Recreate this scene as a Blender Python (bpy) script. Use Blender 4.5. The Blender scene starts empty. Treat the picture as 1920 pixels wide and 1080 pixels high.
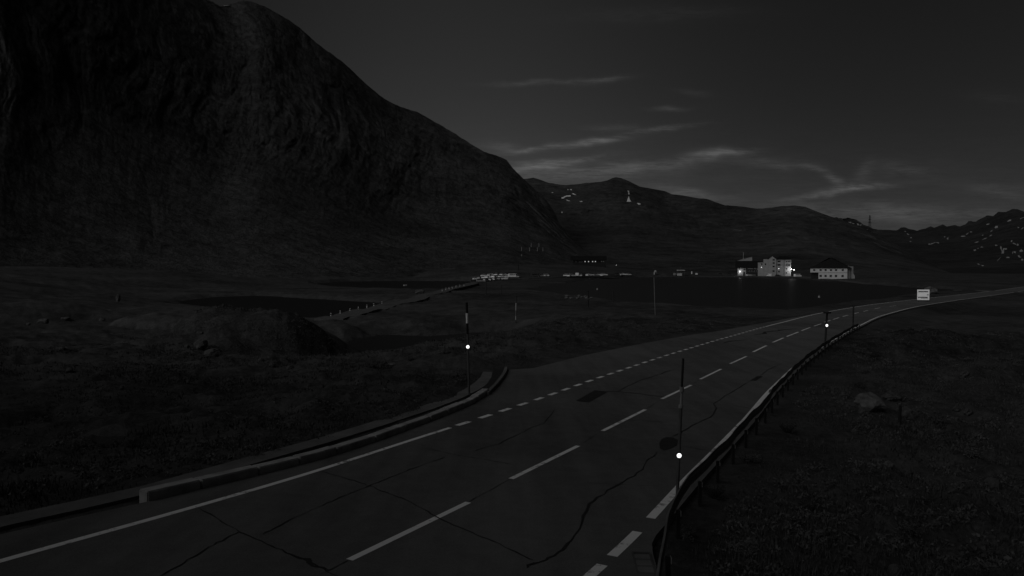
import bpy, bmesh, math, random
import numpy as np
from mathutils import Vector, Matrix
from mathutils.bvhtree import BVHTree

scene = bpy.context.scene
col = scene.collection
R = math.radians
random.seed(7)
rng = np.random.default_rng(11)

# ------------------------------------------------------------------ camera
F, HOR, CZ = 1350.0, 500.0, 9.0          # focal length in photo pixels, horizon row, camera height above the lakes
PITCH = math.atan((540 - HOR) / F)
cam = bpy.data.objects.new("Camera", bpy.data.cameras.new("Camera"))
col.objects.link(cam)
cam.location = (0, 0, CZ)
cam.rotation_euler = (math.pi / 2 - PITCH, 0, 0)
cam.data.sensor_width = 36.0
cam.data.lens = 36.0 * F / 1920.0
cam.data.clip_start = 0.2
cam.data.clip_end = 40000
scene.camera = cam

# ------------------------------------------------------------------ light
SUN_AZ = R(231)        # compass-like, clockwise from +Y (view direction): behind the camera, left
SUN_EL = R(27)
EXPOSURE = -2.0
SKY_STRENGTH = 0.0122
SUN_STRENGTH = 3.4

scene.view_settings.view_transform = 'Standard'
scene.view_settings.look = 'None'
scene.view_settings.exposure = EXPOSURE
scene.view_settings.gamma = 1
scene.view_settings.use_curve_mapping = False

world = bpy.data.worlds.new("World")
scene.world = world
world.use_nodes = True
wt = world.node_tree
for n in list(wt.nodes):
    wt.nodes.remove(n)


class NT:
    """tiny helper for node trees"""
    def __init__(s, tree):
        s.t = tree

    def n(s, kind, **kw):
        x = s.t.nodes.new(kind)
        for k, v in kw.items():
            setattr(x, k, v)
        return x

    def put(s, sock, v):
        if isinstance(v, bpy.types.NodeSocket):
            s.t.links.new(v, sock)
        else:
            sock.default_value = v

    def m(s, op, a, b=0.0, c=0.0, clamp=False):
        x = s.n('ShaderNodeMath', operation=op, use_clamp=clamp)
        s.put(x.inputs[0], a)
        s.put(x.inputs[1], b)
        s.put(x.inputs[2], c)
        return x.outputs[0]

    def ramp(s, v, a, b, lo=0.0, hi=1.0, smooth=True):
        x = s.n('ShaderNodeMapRange', interpolation_type='SMOOTHSTEP' if smooth else 'LINEAR')
        s.put(x.inputs[0], v)
        for i, q in enumerate((a, b, lo, hi)):
            s.put(x.inputs[i + 1], q)
        return x.outputs[0]

    def noise(s, vec, scale, detail=4.0, rough=0.55, dist=0.0):
        x = s.n('ShaderNodeTexNoise')
        if vec is not None:
            s.put(x.inputs['Vector'], vec)
        s.put(x.inputs['Scale'], scale)
        s.put(x.inputs['Detail'], detail)
        s.put(x.inputs['Roughness'], rough)
        s.put(x.inputs['Distortion'], dist)
        return x.outputs[0]

    def mapping(s, vec, scale=(1, 1, 1), rot=(0, 0, 0), loc=(0, 0, 0)):
        x = s.n('ShaderNodeMapping')
        s.put(x.inputs['Vector'], vec)
        x.inputs['Scale'].default_value = scale
        x.inputs['Rotation'].default_value = rot
        x.inputs['Location'].default_value = loc
        return x.outputs[0]


def build_world():
    k = NT(wt)
    out = k.n('ShaderNodeOutputWorld')
    bg = k.n('ShaderNodeBackground')
    sky = k.n('ShaderNodeTexSky', sky_type='NISHITA')
    sky.sun_disc = False
    sky.sun_elevation = SUN_EL
    sky.sun_rotation = SUN_AZ
    sky.altitude = 2100
    sky.dust_density = 1.2
    bw = k.n('ShaderNodeRGBToBW')              # the camera sees no colour
    k.put(bw.inputs[0], sky.outputs[0])
    tc = k.n('ShaderNodeTexCoord')
    sep = k.n('ShaderNodeSeparateXYZ')
    k.put(sep.inputs[0], tc.outputs['Generated'])
    x, y, z = sep.outputs
    ys = k.m('MAXIMUM', y, 0.05)
    U = k.m('MULTIPLY', k.m('DIVIDE', x, ys), F)          # direction of the sky, fixed to the world
    V = k.m('MULTIPLY', k.m('DIVIDE', z, ys), F)
    comb = k.n('ShaderNodeCombineXYZ')
    k.put(comb.inputs[0], U)
    k.put(comb.inputs[1], V)
    uv = comb.outputs[0]
    st = k.noise(k.mapping(uv, (1 / 170, 1 / 26, 1), (0, 0, R(-7))), 1.0, 6, 0.62, 0.6)
    st = k.ramp(st, 0.40, 0.66)
    fine = k.ramp(k.noise(k.mapping(uv, (1 / 70, 1 / 8, 1), (0, 0, R(-9))), 1.0, 7, 0.7, 1.2), 0.3, 0.7)
    hair = k.ramp(k.noise(k.mapping(uv, (1 / 34, 1 / 3.2, 1), (0, 0, R(-9))), 1.0, 6, 0.7, 1.0), 0.3, 0.7)
    st = k.m('ADD', k.m('MULTIPLY_ADD', fine, 0.45, k.m('MULTIPLY', st, 0.5)), k.m('MULTIPLY', hair, 0.38))
    wob = k.noise(k.mapping(uv, (1 / 90, 1 / 90, 1)), 1.0, 3)
    wv = k.m('MULTIPLY_ADD', k.m('SUBTRACT', wob, 0.5), 26.0, V)
    total = None
    for (u0, v0, u1, v1, w, s) in [
            (925, 160, 1090, 158, 5, .40), (1070, 155, 1165, 150, 5, .75),
            (1080, 270, 1165, 262, 6, 1.15), (960, 288, 1075, 272, 5, .85), (905, 270, 980, 283, 8, .35),
            (950, 322, 1100, 300, 7, 1.1), (985, 306, 1120, 296, 4, .7), (1185, 251, 1300, 236, 5, .95), (1222, 207, 1285, 203, 4, .5),
            (1285, 297, 1405, 284, 8, 1.25), (1110, 318, 1320, 306, 10, .55), (1380, 305, 1520, 310, 10, .4),
            (1500, 310, 1545, 322, 6, .7), (1540, 321, 1580, 350, 8, .75), (1560, 357, 1650, 349, 6, 1.1), (1602, 342, 1630, 306, 13, .45),
            (1490, 372, 1640, 352, 5, 1.2), (1230, 352, 1345, 372, 9, .55), (990, 333, 1215, 322, 13, .5),
            (1400, 398, 1900, 402, 16, .5), (1640, 312, 1740, 322, 12, .35), (1270, 172, 1330, 182, 5, .25),
            (1090, 35, 1420, 26, 14, .18), (1800, 180, 1920, 190, 14, .12), (1820, 350, 1930, 362, 12, .25),
            (1100, 240, 1190, 243, 6, .3)]:
        cx, cy = (u0 + u1) / 2 - 960, 500 - (v0 + v1) / 2
        L = math.hypot(u1 - u0, v1 - v0) / 2
        a = math.atan2(v0 - v1, u1 - u0)
        du = k.m('SUBTRACT', U, cx)
        dv = k.m('SUBTRACT', wv, cy)
        pa = k.m('MULTIPLY_ADD', dv, math.sin(a) / L, k.m('MULTIPLY', du, math.cos(a) / L))
        pb = k.m('MULTIPLY_ADD', dv, math.cos(a) / w, k.m('MULTIPLY', du, -math.sin(a) / w))
        e = k.m('EXPONENT', k.m('MULTIPLY', k.m('ADD', k.m('MULTIPLY', pa, pa), k.m('MULTIPLY', pb, pb)), -1.0))
        e = k.m('MULTIPLY', e, s)
        total = e if total is None else k.m('ADD', total, e)
    veil = k.m('MULTIPLY', k.ramp(V, 330, 60, 0, 1), 0.13)     # thin veil low over the ridges
    total = k.m('MULTIPLY', k.m('ADD', total, veil), st)
    front = k.ramp(y, 0.1, 0.4)
    total = k.m('MULTIPLY', total, front)
    cl = k.m('MULTIPLY_ADD', total, CLOUD, 1.0)
    gl = k.m('DIVIDE', k.m('SUBTRACT', U, 820 - 960), 430.0)          # afterglow towards the left of the view
    gl = k.m('MULTIPLY', k.m('EXPONENT', k.m('MULTIPLY', k.m('MULTIPLY', gl, gl), -1.0)), front)
    gl = k.m('MULTIPLY_ADD', gl, GLOW, 1.15)
    sky_v = k.m('MULTIPLY', k.m('MULTIPLY', bw.outputs[0], cl), gl)
    cc = k.n('ShaderNodeCombineXYZ')
    for i in range(3):
        k.put(cc.inputs[i], sky_v)
    k.put(bg.inputs['Color'], cc.outputs[0])
    bg.inputs['Strength'].default_value = SKY_STRENGTH
    k.put(out.inputs['Surface'], bg.outputs[0])


CLOUD = 2.1
GLOW = 2.0
build_world()

sun = bpy.data.objects.new("Sun", bpy.data.lights.new("Sun", 'SUN'))
col.objects.link(sun)
sun.data.energy = SUN_STRENGTH
sun.data.angle = R(60)
sun.data.color = (1, 1, 1)
sdir = Vector((math.sin(SUN_AZ) * math.cos(SUN_EL), math.cos(SUN_AZ) * math.cos(SUN_EL), math.sin(SUN_EL)))
sun.rotation_euler = sdir.to_track_quat('Z', 'Y').to_euler()
sun.location = sdir * 300

# ------------------------------------------------------------------ helpers


def ray(u, v):
    x, yy = (u - 960) / F, (540 - v) / F
    c, s = math.cos(PITCH), math.sin(PITCH)
    return Vector((x, c + yy * s, -s + yy * c))


def at_z(u, v, z):
    d = ray(u, v)
    t = (z - CZ) / d.z
    return Vector((0, 0, CZ)) + d * t


def at_y(u, v, y):
    d = ray(u, v)
    return Vector((0, 0, CZ)) + d * (y / d.y)


def _hash(ix, iy, seed):
    h = (ix.astype(np.int64) * 374761393 + iy.astype(np.int64) * 668265263 + seed * 974711) & 0xffffffff
    h = ((h ^ (h >> 13)) * 1274126177) & 0xffffffff
    h = h ^ (h >> 16)
    return h.astype(np.float64) / 4294967295.0


def vnoise(x, y, seed=0):
    ix, iy = np.floor(x), np.floor(y)
    fx, fy = x - ix, y - iy
    fx = fx * fx * fx * (fx * (fx * 6 - 15) + 10)
    fy = fy * fy * fy * (fy * (fy * 6 - 15) + 10)
    a, b = _hash(ix, iy, seed), _hash(ix + 1, iy, seed)
    c, d = _hash(ix, iy + 1, seed), _hash(ix + 1, iy + 1, seed)
    return (a + (b - a) * fx) * (1 - fy) + (c + (d - c) * fx) * fy - 0.5


def fbm(x, y, octv=5, seed=0, gain=0.5, ridge=False):
    r, a, fr = 0, 1.0, 1.0
    for o in range(octv):
        n = vnoise(x * fr + o * 17.3, y * fr - o * 9.1, seed + o)
        if ridge:
            n = 0.5 - np.abs(n) * 2
        r = r + n * a
        a *= gain
        fr *= 2.03
    return r


def sstep(t):
    t = np.clip(t, 0, 1)
    return t * t * (3 - 2 * t)


def link(o, parent=None):
    col.objects.link(o)
    if parent is not None:
        o.parent = parent
    return o


def mesh_obj(name, verts, faces, mat, parent=None, smooth=False):
    me = bpy.data.meshes.new(name)
    me.from_pydata([tuple(v) for v in verts], [], faces)
    if mat is not None:
        me.materials.append(mat)
    if smooth:
        me.polygons.foreach_set('use_smooth', [True] * len(me.polygons))
    me.update()
    return link(bpy.data.objects.new(name, me), parent)


def grid_obj(name, V, mat, parent=None, smooth=True):
    """V: (rows, cols, 3) array"""
    r, c = V.shape[:2]
    i = np.arange(r * c).reshape(r, c)
    f = np.stack([i[:-1, :-1], i[:-1, 1:], i[1:, 1:], i[1:, :-1]], -1).reshape(-1, 4)
    me = bpy.data.meshes.new(name)
    me.vertices.add(r * c)
    me.vertices.foreach_set('co', V.reshape(-1).astype(np.float32))
    me.loops.add(f.size)
    me.loops.foreach_set('vertex_index', f.reshape(-1).astype(np.int32))
    me.polygons.add(len(f))
    me.polygons.foreach_set('loop_start', (np.arange(len(f)) * 4).astype(np.int32))
    me.polygons.foreach_set('use_smooth', np.full(len(f), smooth))
    me.update(calc_edges=True)
    me.validate()
    me.materials.append(mat)
    return link(bpy.data.objects.new(name, me), parent)


class MB:
    """collects boxes, tubes, prisms; build() links them as one mesh object"""
    def __init__(s):
        s.v, s.f = [], []

    def add(s, verts, faces):
        o = len(s.v)
        s.v += [tuple(q) for q in verts]
        s.f += [tuple(i + o for i in q) for q in faces]
        return s

    def box(s, x0, x1, y0, y1, z0, z1):
        return s.add([(x0, y0, z0), (x1, y0, z0), (x1, y1, z0), (x0, y1, z0),
                      (x0, y0, z1), (x1, y0, z1), (x1, y1, z1), (x0, y1, z1)],
                     [(0, 3, 2, 1), (4, 5, 6, 7), (0, 1, 5, 4), (1, 2, 6, 5), (2, 3, 7, 6), (3, 0, 4, 7)])

    def tube(s, a, b, r0, r1=None, n=10):
        r1 = r0 if r1 is None else r1
        a, b = Vector(a), Vector(b)
        d = (b - a).normalized()
        t = d.orthogonal().normalized()
        q = d.cross(t)
        vs = []
        for p, r in ((a, r0), (b, r1)):
            for i in range(n):
                an = 2 * math.pi * i / n
                vs.append(p + t * (r * math.cos(an)) + q * (r * math.sin(an)))
        fs = [(i, (i + 1) % n, n + (i + 1) % n, n + i) for i in range(n)]
        fs += [tuple(range(n - 1, -1, -1)), tuple(range(n, 2 * n))]
        return s.add(vs, fs)

    def prism(s, pts, y0, y1):
        """pts: outline in x,z; extruded along y"""
        n = len(pts)
        vs = [(x, y0, z) for x, z in pts] + [(x, y1, z) for x, z in pts]
        fs = [(i, (i + 1) % n, n + (i + 1) % n, n + i) for i in range(n)]
        fs += [tuple(range(n - 1, -1, -1)), tuple(range(n, 2 * n))]
        return s.add(vs, fs)

    def build(s, name, mat, parent=None, smooth=False, bevel=0.0):
        o = mesh_obj(name, s.v, s.f, mat, parent, smooth)
        bm = bmesh.new()
        bm.from_mesh(o.data)
        bmesh.ops.recalc_face_normals(bm, faces=bm.faces)
        if bevel > 0:
            ed = [e for e in bm.edges if len(e.link_faces) == 2 and e.calc_face_angle(0) > 0.5]
            bmesh.ops.bevel(bm, geom=ed, offset=bevel, segments=2, affect='EDGES', clamp_overlap=True)
        bm.to_mesh(o.data)
        bm.free()
        return o


def tag(o, label=None, cat=None, group=None, kind=None):
    for k_, v_ in (('label', label), ('category', cat), ('group', group), ('kind', kind)):
        if v_:
            o[k_] = v_
    return o


def struct(o):
    o['kind'] = 'structure'
    return o


def empty(name, loc, rz=0.0):
    o = bpy.data.objects.new(name, None)
    o.empty_display_size = 0.3
    o.location = loc
    o.rotation_euler = (0, 0, rz)
    return link(o)


def kids(o):
    return [c for c in col.objects if c.parent == o]


def copy_tree(o, parent=None):
    c = o.copy()
    link(c, parent)
    for ch in kids(o):
        copy_tree(ch, c)
    return c


# ------------------------------------------------------------------ materials
def mat(name, base, rough=0.8, spec=0.3, var=0.0, scale=1.0, bump=0.0, bscale=20.0, stretch=(1, 1, 1), metal=0.0, emit=0.0):
    m = bpy.data.materials.new(name)
    m.use_nodes = True
    k = NT(m.node_tree)
    b = m.node_tree.nodes['Principled BSDF']
    b.inputs['Roughness'].default_value = rough
    b.inputs['Specular IOR Level'].default_value = spec
    b.inputs['Metallic'].default_value = metal
    tc = k.n('ShaderNodeTexCoord')
    co = k.mapping(tc.outputs['Object'], stretch)
    nz = k.noise(co, scale, 5, 0.6)
    v = k.m('MULTIPLY', k.ramp(nz, 0.25, 0.75, 1 - var, 1 + var, False), base)
    k.put(b.inputs['Base Color'], v)
    if bump > 0:
        bn = k.noise(co, bscale, 4, 0.65)
        bp = k.n('ShaderNodeBump')
        bp.inputs['Strength'].default_value = bump
        bp.inputs['Distance'].default_value = 0.02
        k.put(bp.inputs['Height'], bn)
        k.put(b.inputs['Normal'], bp.outputs[0])
    if emit > 0:
        b.inputs['Emission Color'].default_value = (1, 1, 1, 1)
        b.inputs['Emission Strength'].default_value = emit
    return m


def ground_mat(name, a, b_, spots=None, scale_big=0.03, bump=0.6, rock=None):
    """turf: broad patches, clumps and blades, bare soil"""
    m = bpy.data.materials.new(name)
    m.use_nodes = True
    k = NT(m.node_tree)
    b = m.node_tree.nodes['Principled BSDF']
    b.inputs['Roughness'].default_value = 0.95
    b.inputs['Specular IOR Level'].default_value = 0.1
    co = k.n('ShaderNodeTexCoord').outputs['Object']
    n1 = k.noise(co, scale_big, 5, 0.6, 0.4)
    n2 = k.noise(co, 0.45, 6, 0.7, 0.3)
    n3 = k.noise(co, 5.0, 5, 0.75)
    t = k.m('ADD', k.m('MULTIPLY', k.ramp(n1, 0.3, 0.7), 0.4),
            k.m('ADD', k.m('MULTIPLY', k.ramp(n2, 0.32, 0.7), 0.45), k.m('MULTIPLY', k.ramp(n3, 0.3, 0.75), 0.45)))
    v = k.ramp(t, 0.15, 1.1, a, b_, False)
    if spots:
        sp = k.ramp(k.noise(co, spots[0], 4, 0.7), 0.66, 0.74)
        v = k.m('ADD', v, k.m('MULTIPLY', sp, spots[1]))
    k.put(b.inputs['Base Color'], v)
    bp = k.n('ShaderNodeBump')
    bp.inputs['Strength'].default_value = bump
    bp.inputs['Distance'].default_value = 0.25
    k.put(bp.inputs['Height'], k.m('ADD', n2, k.m('MULTIPLY', n3, 0.5)))
    k.put(b.inputs['Normal'], bp.outputs[0])
    return m


def mountain_mat(name, grass, rock, s=0.004, steep=(0.45, 0.75)):
    """grass on the gentler slopes, bare rock with gullies on the steep ones"""
    m = bpy.data.materials.new(name)
    m.use_nodes = True
    k = NT(m.node_tree)
    b = m.node_tree.nodes['Principled BSDF']
    b.inputs['Roughness'].default_value = 0.95
    b.inputs['Specular IOR Level'].default_value = 0.08
    co = k.n('ShaderNodeTexCoord').outputs['Object']
    geo = k.n('ShaderNodeNewGeometry')
    sp = k.n('ShaderNodeSeparateXYZ')
    k.put(sp.inputs[0], geo.outputs['Normal'])
    n1 = k.noise(co, s, 6, 0.65, 0.5)
    n2 = k.noise(co, s * 9, 6, 0.7)
    n3 = k.noise(k.mapping(co, (s * 26, s * 26, s * 9)), 1.0, 7, 0.72)
    flat = k.ramp(k.m('ADD', sp.outputs[2], k.m('MULTIPLY', k.m('SUBTRACT', n2, 0.5), 0.5)), steep[0], steep[1])
    tex = k.ramp(k.m('ADD', k.m('MULTIPLY', n2, 0.6), k.m('MULTIPLY', n3, 0.5)), 0.38, 0.74, 0.3, 1.7, False)
    big = k.ramp(n1, 0.3, 0.7, 0.7, 1.3)
    g = k.m('MULTIPLY', big, grass)
    mix = k.m('ADD', k.m('MULTIPLY', g, flat), k.m('MULTIPLY', k.m('SUBTRACT', 1.0, flat), rock))
    k.put(b.inputs['Base Color'], k.m('MULTIPLY', mix, tex))
    bp = k.n('ShaderNodeBump')
    bp.inputs['Strength'].default_value = 0.8
    bp.inputs['Distance'].default_value = 6.0
    k.put(bp.inputs['Height'], k.m('ADD', n2, k.m('MULTIPLY', n3, 0.5)))
    k.put(b.inputs['Normal'], bp.outputs[0])
    return m


def asphalt_mat():
    m = bpy.data.materials.new("asphalt")
    m.use_nodes = True
    k = NT(m.node_tree)
    b = m.node_tree.nodes['Principled BSDF']
    b.inputs['Roughness'].default_value = 0.9
    b.inputs['Specular IOR Level'].default_value = 0.15
    co = k.n('ShaderNodeTexCoord').outputs['Object']
    n1 = k.noise(co, 0.12, 5, 0.6, 0.5)
    n2 = k.noise(k.mapping(co, (1.6, 0.12, 1), (0, 0, R(-25))), 1.0, 4, 0.6)
    n3 = k.noise(co, 40, 3, 0.7)
    n4 = k.noise(co, 2.2, 5, 0.7)
    t = k.m('ADD', k.m('MULTIPLY', k.ramp(n1, 0.3, 0.7), 0.35), k.m('MULTIPLY', k.ramp(n2, 0.3, 0.7), 0.25))
    t = k.m('ADD', t, k.m('ADD', k.m('MULTIPLY', k.ramp(n3, 0.3, 0.7), 0.34), k.m('MULTIPLY', k.ramp(n4, 0.3, 0.7), 0.2)))
    k.put(b.inputs['Base Color'], k.ramp(t, 0.1, 1.0, ASPH * 0.55, ASPH * 1.45, False))
    bp = k.n('ShaderNodeBump')
    bp.inputs['Strength'].default_value = 0.35
    bp.inputs['Distance'].default_value = 0.01
    k.put(bp.inputs['Height'], n3)
    k.put(b.inputs['Normal'], bp.outputs[0])
    return m


def paint_mat():
    """worn road paint: chipped where the asphalt shows through"""
    m = bpy.data.materials.new("road_paint")
    m.use_nodes = True
    k = NT(m.node_tree)
    b = m.node_tree.nodes['Principled BSDF']
    b.inputs['Roughness'].default_value = 0.8
    co = k.n('ShaderNodeTexCoord').outputs['Object']
    w1 = k.noise(co, 7, 6, 0.75)
    w2 = k.noise(co, 0.7, 4, 0.6)
    wear = k.ramp(k.m('ADD', k.m('MULTIPLY', w1, 0.6), k.m('MULTIPLY', w2, 0.6)), 0.46, 0.56)
    k.put(b.inputs['Base Color'], k.ramp(wear, 0, 1, 0.2, 0.82, False))
    return m


def water_mat():
    m = bpy.data.materials.new("lake_water")
    m.use_nodes = True
    k = NT(m.node_tree)
    b = m.node_tree.nodes['Principled BSDF']
    b.inputs['Base Color'].default_value = (0.012, 0.012, 0.012, 1)
    b.inputs['Roughness'].default_value = 0.43
    b.inputs['IOR'].default_value = 1.33
    b.inputs['Specular IOR Level'].default_value = 0.32
    co = k.n('ShaderNodeTexCoord').outputs['Object']
    bp = k.n('ShaderNodeBump')
    bp.inputs['Strength'].default_value = 0.5
    bp.inputs['Distance'].default_value = 0.12
    k.put(bp.inputs['Height'], k.noise(k.mapping(co, (1, 0.5, 1)), 0.8, 4, 0.6))
    k.put(b.inputs['Normal'], bp.outputs[0])
    return m


ASPH = 0.105
M = {
    'turf': ground_mat('alpine_turf', 0.012, 0.088, (1.3, 0.03)),
    'asphalt': asphalt_mat(),
    'tar': mat('tar', 0.026, 0.7, 0.2, 0.3, 3),
    'paint': paint_mat(),
    'water': water_mat(),
    'gravel': mat('gravel', 0.085, 0.95, 0.1, 0.35, 1.2, 0.6, 12),
    'stone': mat('granite', 0.34, 0.9, 0.2, 0.45, 2.2, 0.8, 9),
    'rock': mat('lichen_rock', 0.07, 0.95, 0.1, 0.55, 1.1, 1.0, 5),
    'palerock': mat('pale_rock', 0.11, 0.95, 0.1, 0.6, 1.3, 1.0, 6),
    'concrete': mat('concrete', 0.13, 0.9, 0.2, 0.3, 1.5, 0.4, 20),
    'white': mat('white_render', 0.46, 0.85, 0.2, 0.12, 0.6, 0.2, 8),
    'white2': mat('grey_render', 0.27, 0.9, 0.2, 0.15, 0.5, 0.2, 8),
    'whitepaint': mat('white_paint', 0.8, 0.5, 0.4, 0.08, 2),
    'roof': mat('dark_roof', 0.008, 0.8, 0.2, 0.4, 1.5, 0.5, 4),
    'wood': mat('dark_timber', 0.018, 0.85, 0.2, 0.4, 2, 0.5, 6, (1, 1, 6)),
    'glass': mat('window_glass', 0.01, 0.12, 0.5, 0.2, 1),
    'steel': mat('galvanised_steel', 0.12, 0.55, 0.5, 0.3, 3, 0.2, 30, metal=0.5),
    'darksteel': mat('dark_steel', 0.015, 0.6, 0.4, 0.3, 3),
    'railsteel': mat('weathered_rail', 0.11, 0.65, 0.4, 0.5, 1.5, 0.2, 20),
    'lightsteel': mat('pale_steel', 0.25, 0.6, 0.4, 0.2, 3),
    'black': mat('black_paint', 0.008, 0.6, 0.3, 0.2, 3),
    'rubber': mat('rubber', 0.012, 0.85, 0.2),
    'lamp': mat('lamp_and_reflector_glow', 0.8, 0.5, 0.3, emit=7.0),  # for lamp bulbs, and as added glow on the snow poles' passive reflectors
    'lampdim': mat('window_glow', 0.5, 0.5, 0.3, emit=1.3),
    'snow': mat('old_snow', 0.8, 0.8, 0.2, 0.25, 0.05, 0.4, 0.5),
    'dirtysnow': mat('dirty_snow', 0.33, 0.9, 0.1, 0.4, 0.08, 0.4, 0.5),
    'grassblade': mat('grass_blades', 0.058, 0.9, 0.1, 0.5, 0.8),
    'leaf': mat('shrub_leaves', 0.09, 0.9, 0.1, 0.5, 1.5),
    'twig': mat('twigs', 0.025, 0.9, 0.1, 0.3, 3),
}

# ------------------------------------------------------------------ road geometry (plan and profile)
YN = np.array([5, 9, 13, 18, 24, 32, 42, 55, 72, 95, 125, 165, 220, 300, 400.])
XN = np.array([-6.273, -3.773, -1.51, 0.921, 3.911, 7.798, 13.026, 20.386, 30.598, 45.326, 67.349, 100.488, 148.342, 218.026, 305.131])
ZN = np.array([-4.076, -4.258, -4.437, -4.643, -4.85, -5.071, -5.298, -5.545, -5.821, -6.165, -6.616, -7.216, -7.873, -8.473, -8.978]) + CZ
ZN[-2:] = [0.62, 0.55]
HALF = 3.7
YD = np.concatenate([np.linspace(5, 60, 160), np.geomspace(60.5, 400, 150)])


def spl(v):
    t, tt = np.log(YN), np.log(YD)
    m = np.gradient(v, t)
    i = np.clip(np.searchsorted(t, tt) - 1, 0, len(YN) - 2)
    h = t[i + 1] - t[i]
    q = (tt - t[i]) / h
    return (2*q**3-3*q**2+1)*v[i]+(q**3-2*q**2+q)*h*m[i]+(-2*q**3+3*q**2)*v[i+1]+(q**3-q**2)*h*m[i+1]


RC = np.stack([spl(XN), YD, spl(ZN)], 1)
back = np.stack([RC[0] + (RC[0] - RC[2]) / np.linalg.norm((RC[0] - RC[2])[:2]) * d for d in (24, 20, 16, 12, 9, 6, 4, 2, 1)])
back[:, 2] = RC[0, 2]
RC = np.concatenate([back, RC])
fwd = np.stack([RC[-1] + (RC[-1] - RC[-3]) / np.linalg.norm((RC[-1] - RC[-3])[:2]) * d for d in (5, 15, 30, 60, 100)])
fwd[:, 2] = RC[-1, 2]
RC = np.concatenate([RC, fwd])
TG = np.gradient(RC[:, :2], axis=0)
TG /= np.linalg.norm(TG, axis=1)[:, None]
NR = np.stack([TG[:, 1], -TG[:, 0]], 1)            # to the right of travel
RS = np.concatenate([[0], np.cumsum(np.linalg.norm(np.diff(RC, axis=0), axis=1))])
NS = len(RC)


def road_pt(i, o, dz=0.0):
    return np.array([RC[i, 0] + NR[i, 0] * o, RC[i, 1] + NR[i, 1] * o, RC[i, 2] + dz])


# wide sheet only used for ray casting pixels onto the road plane
_so = np.linspace(-16, 8, 25)
_sv, _sf = [], []
for i in range(NS):
    for o in _so:
        _sv.append(tuple(road_pt(i, o)))
for i in range(NS - 1):
    for j in range(len(_so) - 1):
        a = i * len(_so) + j
        _sf.append((a, a + 1, a + 1 + len(_so), a + len(_so)))
_road_bvh = BVHTree.FromPolygons(_sv, _sf)


def on_road(u, v):
    d = ray(u, v)
    h = _road_bvh.ray_cast(Vector((0, 0, CZ)), d.normalized())
    return h[0] if h[0] is not None else at_z(u, v, 2.0)


def so_of(p):
    """station index and offset of a plan point"""
    p = np.asarray(p)[:2]
    k = int(((RC[:, :2] - p) ** 2).sum(1).argmin())
    return k, float(((p - RC[k, :2]) * NR[k]).sum())


# paved limit on the left: kerb foot, then the paved bay, then just outside the edge line
LEFT_PX = [(-150, 1040), (0, 1002), (150, 968), (290, 937), (480, 892), (600, 862), (700, 830), (800, 793), (880, 760), (915, 738), (935, 716),
           (948, 694), (1000, 690), (1100, 665), (1200, 645), (1300, 627), (1400, 611), (1440, 604)]
_st = sorted([so_of(on_road(u, v)) for u, v in LEFT_PX])
_ks = [k for k, o in _st]
_os = [o for k, o in _st]
LIM_L = np.interp(np.arange(NS), _ks + [_ks[-1] + 14], _os + [-HALF - 0.45])
LIM_R = HALF + 0.30 + 0.55 * sstep((34.0 - RS) / 1.8)

# ------------------------------------------------------------------ terrain
LAKE = [(985, 542), (1010, 546), (1050, 553), (1105, 560), (1160, 568), (1235, 579), (1330, 584), (1420, 596), (1470, 589), (1540, 577), (1640, 565),
        (1700, 557), (1745, 552), (1800, 547), (1790, 543), (1700, 538.5), (1600, 529.5), (1500, 523), (1400, 520.5), (1300, 519.5), (1200, 520), (1100, 525), (1040, 533)]
POND_A = [(585, 531), (660, 527.5), (760, 527), (860, 527), (905, 527.5), (885, 532), (850, 538), (825, 544), (760, 543), (690, 540.5), (620, 537)]
POND_B = [(330, 566), (400, 557), (480, 554), (600, 561), (700, 567), (735, 571), (700, 580), (650, 590), (620, 598), (600, 606), (520, 596), (430, 586), (360, 578)]


def poly_world(px):
    return np.array([tuple(at_z(u, v, 0))[:2] for u, v in px])


POND_C = [(640, 650), (668, 634), (720, 628), (800, 630), (880, 624), (930, 622), (900, 645), (820, 668), (720, 690), (650, 692)]
LAKES = [poly_world(q) for q in (LAKE, POND_A, POND_B, POND_C)]


def poly_sd(P, x, y):
    d2 = np.full(x.shape, 1e18)
    ins = np.zeros(x.shape, bool)
    n = len(P)
    for i in range(n):
        a, b = P[i], P[(i + 1) % n]
        e = b - a
        t = np.clip(((x - a[0]) * e[0] + (y - a[1]) * e[1]) / (e @ e), 0, 1)
        d2 = np.minimum(d2, (x - a[0] - t * e[0]) ** 2 + (y - a[1] - t * e[1]) ** 2)
        c = ((a[1] > y) != (b[1] > y)) & (x < (b[0] - a[0]) * (y - a[1]) / (b[1] - a[1] + 1e-12) + a[0])
        ins ^= c
    d = np.sqrt(d2)
    return np.where(ins, -d, d)


def yz(u, v, y):
    p = at_y(u, v, y)
    return (p.x, p.y, p.z)


def zz(u, v, z):
    p = at_z(u, v, z)
    return (p.x, p.y, p.z)


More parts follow.
